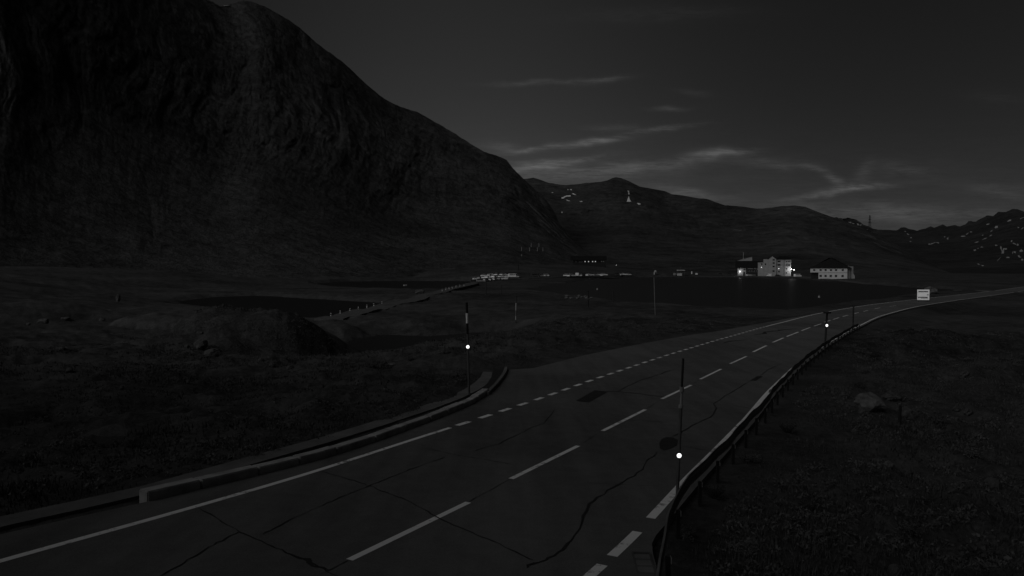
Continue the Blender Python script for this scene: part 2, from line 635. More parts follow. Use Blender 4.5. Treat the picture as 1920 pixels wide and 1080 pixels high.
CTRL = [(-9, -6, 4.6), (9, -6, 3.9), (0, -2, 4.0), (2, 4, 4.0), (8, 5, 3.8), (-16, 3, 4.3), (-20, 12, 4.1), (0, -60, 6), (60, -30, 4), (-70, -20, 8),
        # left foreground and bank
        zz(0, 960, 4.6), zz(150, 890, 4.3), zz(0, 850, 4.1), zz(300, 830, 4.1), zz(500, 800, 4.1), zz(650, 760, 4.1), zz(820, 720, 4.2),
        zz(0, 740, 3.6), zz(200, 720, 3.5), zz(400, 720, 3.3), zz(560, 705, 3.3), zz(650, 690, 3.4), zz(720, 678, 3.5), zz(820, 656, 3.6),
        zz(900, 641, 3.6), zz(960, 625, 3.5), zz(1010, 607, 3.3), zz(1060, 592, 3.0),
        zz(900, 680, 3.9), zz(1000, 660, 3.7), zz(1100, 630, 3.3), zz(1150, 600, 2.8), zz(1230, 592, 2.6), zz(1300, 605, 2.8), zz(1380, 605, 2.6),
        # hollow behind the bank
        zz(650, 672, 0.6), zz(700, 655, 0.4), zz(700, 635, 0.6), zz(780, 640, 0.5), zz(860, 622, 0.9), zz(940, 608, 1.3), zz(640, 640, 0.3),
        zz(760, 605, 1.4), zz(840, 590, 1.6), zz(900, 575, 1.6), zz(980, 570, 1.6), zz(1060, 562, 1.2), zz(1000, 548, 1.1), zz(900, 552, 1.5), zz(820, 568, 1.3),
        # left hummocks
        zz(30, 650, 3.1), zz(180, 640, 2.6), zz(330, 640, 2.3), zz(430, 655, 2.4), zz(20, 588, 3.6), zz(110, 586, 3.2), zz(190, 590, 2.6), zz(320, 585, 1.8),
        zz(280, 560, 1.6), zz(100, 545, 3.2), zz(250, 535, 2.4), zz(0, 530, 5.5), zz(450, 540, 1.0), zz(560, 548, 0.9), zz(680, 551, 0.9), zz(740, 556, 1.0), zz(800, 550, 1.0),
        zz(600, 520, 2.2), zz(750, 518, 2.0), zz(850, 519, 1.8), zz(450, 520, 3.0), zz(320, 515, 4.0),
        # car park and the far shore
        yz(888, 530.5, 372), yz(950, 523.5, 425), yz(895, 524, 400), yz(925, 519.5, 440), yz(965, 521, 432), yz(1010, 520, 450), yz(900, 512, 480), yz(1000, 508, 520),
        yz(1060, 519, 500), yz(1130, 517.5, 540), yz(1100, 497, 640), yz(1160, 516.5, 560), yz(1230, 516, 590), yz(1280, 517, 620), yz(1360, 517, 640), yz(1440, 518, 640),
        yz(1500, 519, 620), yz(1560, 522, 520), yz(1600, 523, 470), yz(1640, 524, 450), yz(1700, 522, 480), yz(1800, 524, 420), yz(1900, 528, 380),
        yz(1660, 535, 300), yz(1780, 542, 250), yz(1860, 540, 290), yz(1920, 545, 270),
        yz(1300, 506, 760), yz(1450, 508, 760), yz(1600, 508, 760), yz(1750, 508, 800), yz(1900, 510, 800), yz(1150, 500, 760), yz(2050, 520, 600), yz(2200, 540, 400),
        # right of the road
        zz(1500, 640, 2.9), zz(1660, 615, 2.2), zz(1760, 590, 1.7), zz(1880, 570, 1.2), zz(1640, 650, 2.6), zz(1750, 640, 2.5), zz(1900, 610, 2.0), zz(2100, 620, 2.2),
        zz(1600, 700, 3.1), zz(1690, 715, 1.6), zz(1760, 690, 2.7), zz(1850, 700, 2.8), zz(2000, 720, 3.0), zz(1640, 770, 3.3), zz(1760, 780, 3.4), zz(1900, 800, 3.6),
        zz(1500, 800, 3.7), zz(1450, 900, 3.85), zz(1600, 900, 3.8), zz(1800, 920, 3.8), zz(1350, 1000, 3.9), zz(1600, 1040, 3.9), zz(1900, 1050, 3.9), zz(2200, 900, 4),
        (400, 100, 3), (700, 300, 4), (300, -200, 8), (-300, -200, 25), (-200, 60, 14), (-120, 40, 8),
        yz(0, 505, 260), yz(300, 505, 360), yz(600, 505, 480), yz(800, 500, 560), (-900, 900, 8), (0, 1500, 8), (900, 1500, 8), (1500, 900, 8), (0, 4000, 0), (4000, 4000, 0), (-4000, 4000, 0), (0, -4000, 0), (4000, -500, 0), (-4000, -500, 0)]
CT = np.array(CTRL, float)


def warp(x, y):
    r = np.hypot(x, y) + 3
    th = np.arctan2(x, y)
    L = np.log(r)
    return np.stack([th * 1.9, L], -1)


def tps_fit(P, z, lam=0.012):
    n = len(P)
    d2 = ((P[:, None] - P[None]) ** 2).sum(-1)
    K = 0.5 * d2 * np.log(d2 + 1e-12)
    Q = np.concatenate([np.ones((n, 1)), P], 1)
    A = np.block([[K + lam * np.eye(n), Q], [Q.T, np.zeros((3, 3))]])
    return np.linalg.solve(A, np.concatenate([z, np.zeros(3)]))


PW = warp(CT[:, 0], CT[:, 1])
TW = tps_fit(PW, CT[:, 2])


def tps_eval(x, y):
    q = warp(x, y)
    out = np.empty(len(x))
    for i in range(0, len(x), 40000):
        qq = q[i:i + 40000]
        d2 = ((qq[:, None] - PW[None]) ** 2).sum(-1)
        out[i:i + 40000] = (0.5 * d2 * np.log(d2 + 1e-12)) @ TW[:-3] + TW[-3] + qq @ TW[-2:]
    return out


# large rounded hummock (bare rock mound) left of the hollow
def mound(x, y, u, v, d, rx, ry, h, rot=0.0, p=2.0):
    c = at_y(u, v, d)
    dx, dy = x - c.x, y - c.y
    cs, sn = math.cos(rot), math.sin(rot)
    a = (dx * cs + dy * sn) / rx
    b = (-dx * sn + dy * cs) / ry
    q = np.clip(1 - (a * a + b * b), 0, 1)
    return h * q ** (1 / p) * np.where(q > 0, 1, 0) * (0.95 + 0.32 * fbm(x / 5.5, y / 5.5, 5, 61, 0.5))


def road_info(x, y):
    k = np.empty(len(x), int)
    o = np.empty(len(x))
    for i in range(0, len(x), 20000):
        d2 = (x[i:i+20000, None] - RC[None, :, 0]) ** 2 + (y[i:i+20000, None] - RC[None, :, 1]) ** 2
        k[i:i+20000] = d2.argmin(1)
    o = (x - RC[k, 0]) * NR[k, 0] + (y - RC[k, 1]) * NR[k, 1]
    end = np.hypot(x - RC[k, 0], y - RC[k, 1])
    return k, o, end


def terrain_z(x, y):
    x = np.atleast_1d(np.asarray(x, float))
    y = np.atleast_1d(np.asarray(y, float))
    z = tps_eval(x, y)
    r = np.hypot(x, y)
    # made-up knolls out of view, added to shade the left and near ground
    for cx, cy, rx, ry, hh in ((-43, 6, 11, 24, 20), (-30, -34, 15, 15, 36), (-42, -20, 12, 12, 28)):
        kx, ky = (x - cx) / rx, (y - cy) / ry
        z = z + hh * np.exp(-(kx * kx) ** 1.3 - (ky * ky) ** 1.3)
    # relief
    side = 1 - 0.55 * sstep((x + 40) / 120) * (y > 0)
    amp = np.clip(r / 55, 0.15, 1.0) * side
    z = z + amp * (0.9 * fbm(x / 17, y / 17, 5, 3) + 0.25 * fbm(x / 3.1, y / 3.1, 4, 9))
    z = z + 0.10 * fbm(x / 0.9, y / 0.9, 3, 21) * np.clip(1.4 - r / 70, 0, 1)
    z = z + 0.42 * fbm(x / 2.7, y / 2.1, 3, 91, 0.5, True) * np.clip(1.5 - r / 90, 0, 1)      # hummocky turf
    far = np.clip((r - 650) / 400, 0, 1)
    z = z * (1 - far) + far * (2 - 0.002 * r)
    # lakes
    sd = np.min([poly_sd(P, x, y) for P in LAKES], 0)
    sd = sd + 1.6 * fbm(x / 9, y / 9, 3, 31) * np.clip(r / 160, 0.4, 2)
    z = np.minimum(z, 0.06 + 0.2 * np.maximum(sd, 0) + 0.02 * np.maximum(sd, 0) ** 2)
    z = np.where(sd < 0, np.maximum(-2.0, 0.12 * sd) - 0.03, np.maximum(z, 0.03 + 0.07 * np.minimum(sd, 6)))
    # the mound and lesser hummocks
    z = z + mound(x, y, 518, 664, 64, 8.6, 7.5, 3.1, 0.25, 1.8)
    z = z + mound(x, y, 420, 655, 60, 9, 7, 1.6, 0.0, 1.3) + mound(x, y, 40, 600, 88, 10, 8, 1.0, 0.2, 1.2) + mound(x, y, 190, 596, 92, 11, 8, 0.8, 0.1, 1.1)
    z = z + mound(x, y, 360, 612, 84, 9, 6, 1.6) + mound(x, y, 600, 606, 92, 6, 4, 0.9)
    z = z + mound(x, y, 1690, 660, 55, 6, 3.5, 0.9, 0.3) + mound(x, y, 1800, 650, 60, 10, 4, 0.8, 0.2) + mound(x, y, 1790, 720, 38, 6, 2.5, 0.7, 0.2)
    # road bed
    k, o, end = road_info(x, y)
    out = np.maximum(LIM_L[k] - o, o - LIM_R[k])
    ex = np.maximum(np.abs(end) - np.abs(o) - 1, 0)
    w = sstep((out - 0.3) / 4.5 + ex * 10)
    z = np.where(out < 40, (RC[k, 2] - 0.10 - 0.03 * np.clip(out / 0.6 + 0.5, 0, 1) * (o > 0)) * (1 - w) + z * w, z)
    return z


def build_terrain():
    a1 = np.arange(-46, 46.01, 0.13)
    a0 = np.concatenate([np.arange(-180, -46, 2.0), a1, np.arange(48, 180.1, 2.0)])
    az = np.radians(a0)
    rr = np.concatenate([np.array([0.02, 0.8, 1.6, 2.5]), np.geomspace(3.3, 800, 430), np.geomspace(850, 24000, 24)])
    A, Rr = np.meshgrid(az, rr)
    x, y = (Rr * np.sin(A)).ravel(), (Rr * np.cos(A)).ravel()
    z = terrain_z(x, y)
    V = np.stack([x, y, z], 1).reshape(len(rr), len(az), 3)
    o = grid_obj('ground', V[:, ::-1].copy(), M['turf'])
    return struct(o), V


GROUND, GV = build_terrain()


def bvh_of(V):
    r, c = V.shape[:2]
    i = np.arange(r * c).reshape(r, c)
    f = np.stack([i[:-1, :-1], i[:-1, 1:], i[1:, 1:], i[1:, :-1]], -1).reshape(-1, 4)
    return BVHTree.FromPolygons([tuple(q) for q in V.reshape(-1, 3)], [tuple(int(k) for k in q) for q in f])


_g_bvh = bvh_of(GV[:-20])


def hit(u, v, bvh=None):
    h = (bvh or _g_bvh).ray_cast(Vector((0, 0, CZ)), ray(u, v).normalized())
    return h[0] if h[0] is not None else at_z(u, v, 1.0)


def gz(x, y):
    return float(terrain_z([x], [y])[0])


# water sheets
for nm, P in zip(('lake', 'pond', 'pond', 'pond'), LAKES):
    c = P.mean(0)
    d = P - c
    Q = P + d / np.linalg.norm(d, axis=1)[:, None] * 3.5
    struct(mesh_obj(nm, [(q[0], q[1], 0.0) for q in Q], [tuple(range(len(Q)))], M['water']))

# ------------------------------------------------------------------ mountains


def mountain(name, crest, foot, dist_c, mtl, relief=0.06, us=None, rows=150, seed=1, power=1.0, freq=1.0, detail=0.0, dpow=0.85):
    """front face from a foot line to the crest line and a back slope behind it; every row has its own distance"""
    cu, cv = np.array(crest, float).T
    fu, fv, fd = np.array(foot, float).T
    du, dd = np.array(dist_c, float).T
    us = np.asarray(us, float)
    t = np.linspace(0, 1, rows)
    U, T = np.meshgrid(us, t)
    vc = np.interp(us, cu, cv)
    vc = vc + 1.4 * detail * fbm(us / 9, us * 0 + seed, 4, seed + 50)
    VF, FD, DC = np.interp(us, fu, fv), np.interp(us, fu, fd), np.interp(us, du, dd)
    ks = np.exp(-np.linspace(-2.5, 2.5, 41) ** 2)
    ks /= ks.sum()
    FD, DC = (np.convolve(np.pad(q, 20, 'edge'), ks, 'valid') for q in (FD, DC))
    Vp = VF + (vc - VF) * T ** power
    kk_ = np.exp(-np.linspace(-2.5, 2.5, 121) ** 2)
    kk_ /= kk_.sum()
    vsm = np.convolve(np.pad(vc, 60, 'edge'), kk_, 'valid')
    T2 = np.clip((VF - Vp) / np.maximum(VF - vsm, 5), 0, 1.25)
    D = FD + (DC - FD) * T2 ** dpow
    zc = (500 - Vp) / F * D
    xw = (U - 960) * 0.62 * np.ones_like(D)          # metres along the slope, constant down each gully
    wx = xw + 60 * fbm(xw / 300, zc / 300, 3, seed + 3)
    n = fbm(wx / 150 * freq + 0.35 * fbm(wx / 90, T2 * 5, 3, seed + 20), T2 * 1.5 + wx / 1200 + 3.1, 6, seed, 0.55, True)
    n2 = fbm(wx / 45 * freq, T2 * 3.2 + wx / 800, 6, seed + 7, 0.6)
    env = (np.sin(np.clip(T, 0, 1) * math.pi) ** 0.5 * 0.9 + 0.1 * (T > 0.02)) * (0.3 + 0.7 * sstep((T - 0.25 + 0.3 * fbm(xw / 260, T * 2, 3, seed + 40)) / 0.4))
    n3 = fbm(xw / 13, zc / 13 + xw / 40, 4, seed + 60, 0.6)
    n = n + 0.22 * n3 * (0.4 + np.clip(n, -0.3, 1))
    D2 = D * (1 + relief * env * (n * 0.8 + n2 * 0.4))
    P = np.empty(U.shape + (3,))
    xx = (U - 960) / F
    yy = (540 - Vp) / F
    c, s = math.cos(PITCH), math.sin(PITCH)
    dy, dz = c + yy * s, -s + yy * c
    tt = D2 / dy
    P[..., 0], P[..., 1], P[..., 2] = xx * tt, D2, CZ + dz * tt
    # back slope
    backs = []
    top = P[-1]
    for q in (0.04, 0.12, 0.3, 0.6, 1.0):
        b = top.copy()
        b[:, :2] *= 1 + 0.55 * q
        b[:, 2] = top[:, 2] * (1 - q) ** 1.2 - 30 * q
        backs.append(b)
    P = np.concatenate([P, np.stack(backs)])
    o = struct(grid_obj(name, P, mtl))
    return o, bvh_of(P[:rows])


MM = mountain_mat('left_slope', 0.053, 0.030, 0.006, (0.32, 0.62))
MB_ = mountain_mat('far_ridge', 0.05, 0.044, 0.003)
MR = mountain_mat('snowy_range', 0.034, 0.028, 0.004)

_, far_bvh = mountain('mountain', [(1480, 420), (1560, 408), (1580, 409), (1590, 408), (1600, 411), (1607, 413), (1612, 417), (1618, 420), (1630, 426), (1660, 434), (1690, 440), (1760, 445)],
                      [(1400, 470, 5200), (1800, 470, 5200)], [(1400, 7000), (1800, 7000)], MR, 0.05, np.linspace(1440, 1740, 160), 40, 3, detail=1.6)
_, mid_bvh = mountain('mountain', [(700, 345), (860, 338), (985, 335), (1000, 333), (1030, 343), (1060, 347), (1085, 345), (1100, 343), (1125, 341), (1140, 338), (1148, 334), (1155, 332), (1165, 334), (1180, 340),
                       (1200, 350), (1230, 355), (1245, 358), (1260, 364), (1290, 368), (1310, 372), (1325, 373), (1345, 380), (1360, 385), (1390, 387), (1420, 391), (1440, 390), (1460, 387), (1490, 385), (1510, 388), (1525, 394), (1550, 403),
                       (1580, 413), (1600, 420), (1625, 431), (1645, 440), (1680, 458), (1720, 478), (1765, 500), (1785, 514), (1800, 518)],
                      [(700, 530, 560), (1000, 520, 560), (1200, 512, 700), (1500, 514, 720), (1700, 514, 760), (1800, 514, 800)],
                      [(700, 2400), (1000, 2300), (1250, 2200), (1500, 1700), (1700, 1400), (1800, 1200)], MB_, 0.05, np.linspace(720, 1790, 620), 170, 12, detail=0.5, power=0.9, dpow=1.2)
_, right_bvh = mountain('mountain', [(1560, 470), (1620, 440), (1640, 432), (1660, 431), (1680, 432), (1690, 427), (1698, 426), (1706, 430), (1720, 432), (1735, 429), (1745, 424), (1752, 427), (1760, 424), (1768, 421), (1775, 425), (1790, 422), (1800, 424),
                         (1810, 420), (1816, 415), (1830, 415), (1850, 404), (1862, 405), (1872, 397), (1885, 397), (1897, 392), (1908, 392), (1920, 397), (2000, 380), (2200, 350), (2600, 330), (3600, 380)],
                        [(1560, 512, 900), (1750, 514, 900), (1920, 520, 800), (2300, 530, 700), (3600, 560, 500)],
                        [(1560, 3400), (1800, 3200), (1920, 2700), (2300, 2200), (3600, 1800)], MR, 0.028, np.concatenate([np.linspace(1560, 2000, 420), np.linspace(2004, 3600, 160)]), 150, 23, detail=1.0, freq=0.8, dpow=1.15)
_, left_bvh = mountain('mountain', [(-1600, -250), (-900, -300), (-400, -230), (0, -130), (200, -70), (340, -20), (400, 4), (412, 11), (425, 9), (440, 4), (455, 0), (470, 2), (500, 14), (530, 30), (560, 50), (585, 73), (603, 88), (640, 114), (665, 137), (690, 160), (720, 185),
                        (750, 200), (780, 209), (820, 231), (860, 255), (890, 274), (908, 285), (930, 291), (950, 300), (962, 316), (985, 338), (1000, 352), (1020, 370), (1034, 388), (1042, 402), (1050, 420), (1075, 450), (1110, 480), (1150, 500)],
                       [(-1600, 560, 140), (-600, 545, 200), (0, 522, 300), (300, 521, 370), (600, 524, 430), (800, 522, 500), (950, 512, 540), (1050, 508, 600), (1150, 508, 650)],
                       [(-1600, 560), (-600, 620), (0, 740), (430, 1150), (800, 1300), (1000, 1150), (1150, 800)], MM, 0.042,
                       np.concatenate([np.linspace(-1600, -50, 200), np.linspace(-45, 1150, 760)]), 230, 5, power=1.0, detail=0.8, dpow=0.95)

# snow patches lying on the slopes


def snow(px, bvh, lift=0.6, mtl='snow'):
    """px: outline in photo pixels, laid onto the slope"""
    P = np.array(px, float)
    c = P.mean(0)
    fine = []
    n = len(P)
    for i in range(n):
        a, b = P[i], P[(i + 1) % n]
        for t in (0, 0.33, 0.66):
            fine.append(a + (b - a) * t + (rng.random(2) - 0.5) * 0.5)
    rings = [np.array(fine), c + (np.array(fine) - c) * 0.5]
    vs, fs = [], []
    for ring, hgt in zip(rings, (lift * 0.15, lift)):
        for u, v in ring:
            h = bvh.ray_cast(Vector((0, 0, CZ)), ray(u, v).normalized())
            p = h[0] if h[0] is not None else at_y(u, v, 2000)
            vs.append(p - ray(u, v).normalized() * hgt * 2 + Vector((0, 0, hgt * 0.3)))
    h = bvh.ray_cast(Vector((0, 0, CZ)), ray(*c).normalized())
    vs.append((h[0] if h[0] is not None else at_y(c[0], c[1], 2000)) - ray(*c).normalized() * lift * 2.4)
    m = len(fine)
    for i in range(m):
        j = (i + 1) % m
        fs.append((i, j, m + j, m + i))
        fs.append((m + i, m + j, 2 * m))
    struct(mesh_obj('snow_patch', vs, fs, M[mtl], None, True))


def blob(u, v, w, h, a=0.0, n=11):
    a = R(a)
    out = []
    for i in range(n):
        t = 2 * math.pi * i / n
        k_ = 0.45 + 0.9 * random.random()
        x, y = w / 2 * math.cos(t) * k_, h / 2 * math.sin(t) * k_
        out.append((u + x * math.cos(a) - y * math.sin(a), v + x * math.sin(a) + y * math.cos(a)))
    return out


snow([(1177, 357), (1179.5, 358), (1180.5, 364), (1178.5, 365)], mid_bvh, 1.5)
snow([(1179, 367), (1180, 371), (1183.5, 378.5), (1175, 378.5), (1177.5, 372)], mid_bvh, 1.5)
snow([(1194, 380.5), (1200, 381), (1202, 383), (1198, 384)], mid_bvh, 1.5)
for q in ([(1053, 370), (1056, 369.5), (1062, 366.5), (1070, 366), (1070, 368), (1062, 369), (1056, 372.5), (1053, 372.5)], blob(1065, 355.5, 3, 2), blob(1071, 355.5, 4, 2), blob(1076, 364, 8, 2.2, 20),
          blob(1065, 376, 10, 1.2, 20), blob(1090, 377.6, 6, 1.4), blob(1054, 398, 2.5, 2.5), blob(1036, 361, 3, 1.4)):
    snow(q, mid_bvh, 1.5)
for a in ((1581, 410, 4, 3, -30), (1594, 417, 6, 2.4, 15), (1600, 419, 7, 2.6, 15), (1609, 421, 5, 2.6, 25), (1614, 422, 5, 3, -40), (1626, 431, 3, 2, 0)):
    snow(blob(*a), far_bvh, 4, 'dirtysnow')
for a in ((1697, 434, 3, 2, 0), (1703, 439.5, 5, 2, 25), (1708, 446, 3, 2, 0), (1707, 453, 4, 2, 0), (1742, 458, 5, 1.8, -10), (1750, 456, 12, 2, -17), (1758, 455, 5, 2, 20), (1777, 447, 4, 3, 20), (1771, 444, 3, 2, 0),
          (1806, 443, 9, 1.8, -5), (1814, 438, 8, 1.6, -40), (1820, 435, 5, 1.4, 0), (1868, 426, 7, 4, -15), (1859, 433, 7, 1.6, -35), (1852, 420.5, 6, 1.6, -15), (1831, 454, 9, 1.6, -15), (1846, 448, 10, 1.8, -18), (1843, 441, 5, 2, -40), (1857, 442, 6, 1.8, -30),
          (1828, 469, 6, 3, -15), (1834, 466, 3, 3, -40), (1841, 463.5, 6, 2, 5), (1893, 413.5, 8, 2.6, -22), (1917, 428.5, 7, 2.6, -25), (1909, 427, 4, 2, 0), (1916, 409, 9, 1.8, -28),
          (1877, 466, 4, 9, -15), (1880, 472, 5, 9, 5), (1884, 467, 8, 3, -10), (1889, 483, 8, 2.6, -5), (1868, 460, 5, 2.4, 10), (1897, 452, 3, 4, 0), (1902, 457, 8, 3, 25), (1908, 459, 4, 4, 0), (1915, 470, 7, 5, 20),
          (1903, 473, 5, 3, 20), (1911, 481, 10, 3.4, 40), (1917, 487, 6, 3, 10), (1899, 474, 2, 8, 10), (1835, 495.5, 4, 2, 20), (1841, 498, 8, 1.6, 10), (1908, 527, 9, 1.8, -4), (1872, 487, 14, 1.2, -50)):
    snow(blob(*a), right_bvh, 2.5, 'dirtysnow')
snow(blob(425, 10.5, 14, 2.0, -8), left_bvh, 1.0)

# ------------------------------------------------------------------ road surface, markings, cracks


def build_road():
    rows = []
    for i in range(NS):
        os_ = np.linspace(LIM_L[i], LIM_R[i], 9)
        rows.append([road_pt(i, o, 0.0) for o in os_])
    V = np.array(rows)
    # skirt down so the slab has an edge
    l, r = V[:, :1].copy(), V[:, -1:].copy()
    l[..., 2] -= 0.3
    r[..., 2] -= 0.3
    V = np.concatenate([l, V, r], 1)
    return struct(grid_obj('road', V, M['asphalt'], smooth=False))


build_road()


def subdiv(px, step=14):
    out = []
    for (a, b) in zip(px[:-1], px[1:]):
        n = max(1, int(math.hypot(b[0] - a[0], b[1] - a[1]) / step))
        for i in range(n):
            out.append((a[0] + (b[0] - a[0]) * i / n, a[1] + (b[1] - a[1]) * i / n))
    return out + [px[-1]]


def ribbon(pts, w, dz, mb, jitter=0.0, taper=False):
    """flat strip along world points; w = width"""
    pts = [Vector(p) for p in pts]
    n = len(pts)
    vs = []
    for i, p in enumerate(pts):
        a, b = pts[max(0, i - 1)], pts[min(n - 1, i + 1)]
        d = (b - a)
        d.z = 0
        d.normalize()
        s = Vector((d.y, -d.x, 0))
        ww = w * (1 + (random.random() - 0.5) * 2 * jitter)
        if taper and i in (0, n - 1):
            ww *= 0.3
        vs += [p - s * ww / 2 + Vector((0, 0, dz)), p + s * ww / 2 + Vector((0, 0, dz))]
    mb.add(vs, [(2 * i, 2 * i + 1, 2 * i + 3, 2 * i + 2) for i in range(n - 1)])


def off_line(o, i0, i1, step=1):
    return [road_pt(i, o) for i in range(i0, i1, step)]


# edge lines: exact offsets of the centre line; the left one is solid, then broken along the bay, then solid
k_a = so_of(on_road(845, 803))[0]
k_b = so_of(on_road(1436, 612))[0]
left = MB()
ribbon(off_line(-HALF, 0, k_a + 1), 0.15, 0.004, left)
ribbon(off_line(-HALF, k_b, NS), 0.17, 0.004, left)
struct(left.build('road_marking', M['paint']))


def at_s(s, o):
    s = min(max(s, RS[0]), RS[-1] - 1e-6)
    k_ = int(np.searchsorted(RS, s, side='right') - 1)
    t = (s - RS[k_]) / (RS[k_ + 1] - RS[k_])
    return road_pt(k_, o) * (1 - t) + road_pt(k_ + 1, o) * t


S_of = lambda u, v: RS[so_of(on_road(u, v))[0]]
bay = MB()
bay_px = [(860, 797), (878, 793), (891, 788), (909, 783), (921, 775.5), (939, 770.5), (947, 767.5), (964, 762.5), (974, 757), (990, 753), (1000, 749), (1015, 745), (1023, 741.5), (1036, 738)]
s0, s1 = S_of(862, 796.5), S_of(1023, 741.5)
per = (s1 - s0) / 5
n = 0
while s0 + n * per < RS[k_b] - 0.5:
    s = s0 + n * per
    ribbon([at_s(s, -HALF), at_s(s + per * 0.27, -HALF), at_s(s + per * 0.52, -HALF)], 0.19, 0.004, bay)
    n += 1
struct(bay.build('road_marking', M['paint']))
# right edge line (chipped gaps near the camera where the cracks run through)
right = MB()
k1, k2, k3 = so_of(on_road(1150, 1040))[0], so_of(on_road(1214, 978))[0], so_of(on_road(1246, 948))[0]
ribbon(off_line(HALF - 0.02, 0, so_of(on_road(1145, 1050))[0]), 0.17, 0.004, right)
ribbon(off_line(HALF - 0.02, k1, k2), 0.17, 0.004, right)
ribbon(off_line(HALF - 0.02, k2 + 1, NS), 0.17, 0.004, right)
struct(right.build('road_marking', M['paint']))
# centre line dashes
cl = MB()
for (a, b, c, d) in [(655, 1050, 878, 942), (958, 898, 1084, 836), (1130, 808, 1210, 768), (1241, 748, 1296, 722), (1313, 711, 1352, 692), (1369, 682, 1400, 668), (1412, 660, 1437, 648), (1449, 642, 1469, 633.5), (1475, 631, 1497, 622.5), (1503, 620, 1519, 614), (1526, 611.5, 1540, 607),
                     (1546, 604, 1557, 600.5), (1562, 599, 1573, 595.5), (1580, 593.5, 1590, 591), (1602, 588, 1610, 586), (1619, 584, 1627, 582), (1640, 579, 1650, 577), (1668, 574.5, 1680, 573)]:
    p, q = on_road(a, b), on_road(c, d)
    ribbon([p, p.lerp(q, 0.33), p.lerp(q, 0.66), q], 0.13 if a < 1400 else 0.16, 0.004, cl)
struct(cl.build('road_marking', M['paint']))
# tar-filled cracks and repair patches
cr = MB()
for px, w in [([(366, 950), (450, 998), (490, 1016), (545, 1040), (580, 1054), (640, 1084)], .03), ([(600, 883), (690, 910), (760, 938), (850, 985), (930, 1018), (1000, 1052)], .03), ([(545, 1040), (575, 1051), (612, 1070)], .06),
              ([(290, 1090), (345, 1055), (400, 1022), (450, 997)], .03), ([(490, 1003), (560, 967), (640, 932), (690, 912), (760, 884), (835, 857)], .025), ([(775, 836), (850, 852), (960, 871)], .02),
              ([(885, 847), (935, 832), (975, 814), (1000, 800), (1020, 795), (1040, 768)], .03), ([(985, 1066), (1030, 1046), (1055, 1030), (1075, 1004), (1085, 990), (1093, 968), (1108, 946), (1122, 932), (1150, 914), (1180, 898), (1205, 880), (1216, 862), (1232, 848)], .045),
              ([(1262, 820), (1290, 803), (1320, 788), (1338, 778), (1344, 766), (1338, 757), (1360, 742), (1385, 728), (1408, 713)], .05), ([(1420, 708), (1440, 694), (1470, 680)], .04), ([(1128, 734), (1160, 735), (1200, 739), (1246, 745)], .11),
              ([(1158, 734), (1172, 726), (1200, 714), (1230, 704), (1265, 692)], .05), ([(1125, 784), (1180, 788), (1250, 792)], .035), ([(1280, 838), (1310, 842), (1336, 847)], .03), ([(1340, 757), (1380, 761), (1408, 766)], .03), ([(1100, 906), (1150, 908), (1230, 912)], .02),
              ([(1415, 627), (1440, 623), (1485, 616)], .5), ([(1355, 643), (1375, 640), (1400, 637)], .25), ([(880, 941), (958, 898)], .018), ([(1084, 836), (1130, 808)], .018), ([(1210, 768), (1241, 748)], .018), ([(1296, 722), (1313, 711)], .02), ([(655, 1050), (600, 1078)], .018)]:
    pts = [on_road(*q) for q in subdiv(px, 9)]
    pts = [p + Vector(((random.random() - .5) * w * 1.6, (random.random() - .5) * w * 1.6, 0)) for p in pts]
    ribbon(pts, w * 0.75, 0.008, cr, 0.7, True)
struct(cr.build('road_crack', M['tar']))
pt = MB()
for px in ([(1080, 752), (1115, 732), (1139, 735), (1103, 755)], [(1407, 713.5), (1420, 705.5), (1430, 706), (1417, 714)],
           [(1236, 832), (1240, 824), (1250, 820), (1262, 821), (1272, 826), (1268, 836), (1258, 841), (1245, 845), (1237, 841)]):
    vs = [on_road(*q) + Vector((0, 0, 0.012)) for q in px]
    pt.add(vs, [tuple(range(len(vs) - 1, -1, -1))])
struct(pt.build('road_patch', M['tar']))

# ------------------------------------------------------------------ small helpers for things
K = lambda y: y / F          # metres per photo pixel at distance y


def first_hit(u, v):
    best = None
    for b in (_g_bvh, left_bvh, mid_bvh, right_bvh):
        h = b.ray_cast(Vector((0, 0, CZ)), ray(u, v).normalized())
        if h[0] is not None and (best is None or h[3] < best[1]):
            best = (h[0], h[3])
    return best[0] if best else at_y(u, v, 700)


def solid_strip(pts, w, z0, z1, mb):
    """raised strip with side faces along world points (z0, z1 relative to them)"""
    pts = [Vector(p) for p in pts]
    n = len(pts)
    vs, fs = [], []
    for i, p in enumerate(pts):
        a, b = pts[max(0, i - 1)], pts[min(n - 1, i + 1)]
        d = b - a
        d.z = 0
        d.normalize()
        s = Vector((d.y, -d.x, 0)) * (w / 2)
        vs += [p - s + Vector((0, 0, z0)), p + s + Vector((0, 0, z0)), p + s + Vector((0, 0, z1)), p - s + Vector((0, 0, z1))]
    for i in range(n - 1):
        a, b = 4 * i, 4 * i + 4
        fs += [(a + 1, b + 1, b + 2, a + 2), (a + 2, b + 2, b + 3, a + 3), (a + 3, b + 3, b, a)]
    fs += [(0, 1, 2, 3), (4 * n - 1, 4 * n - 2, 4 * n - 3, 4 * n - 4)]
    mb.add(vs, fs)


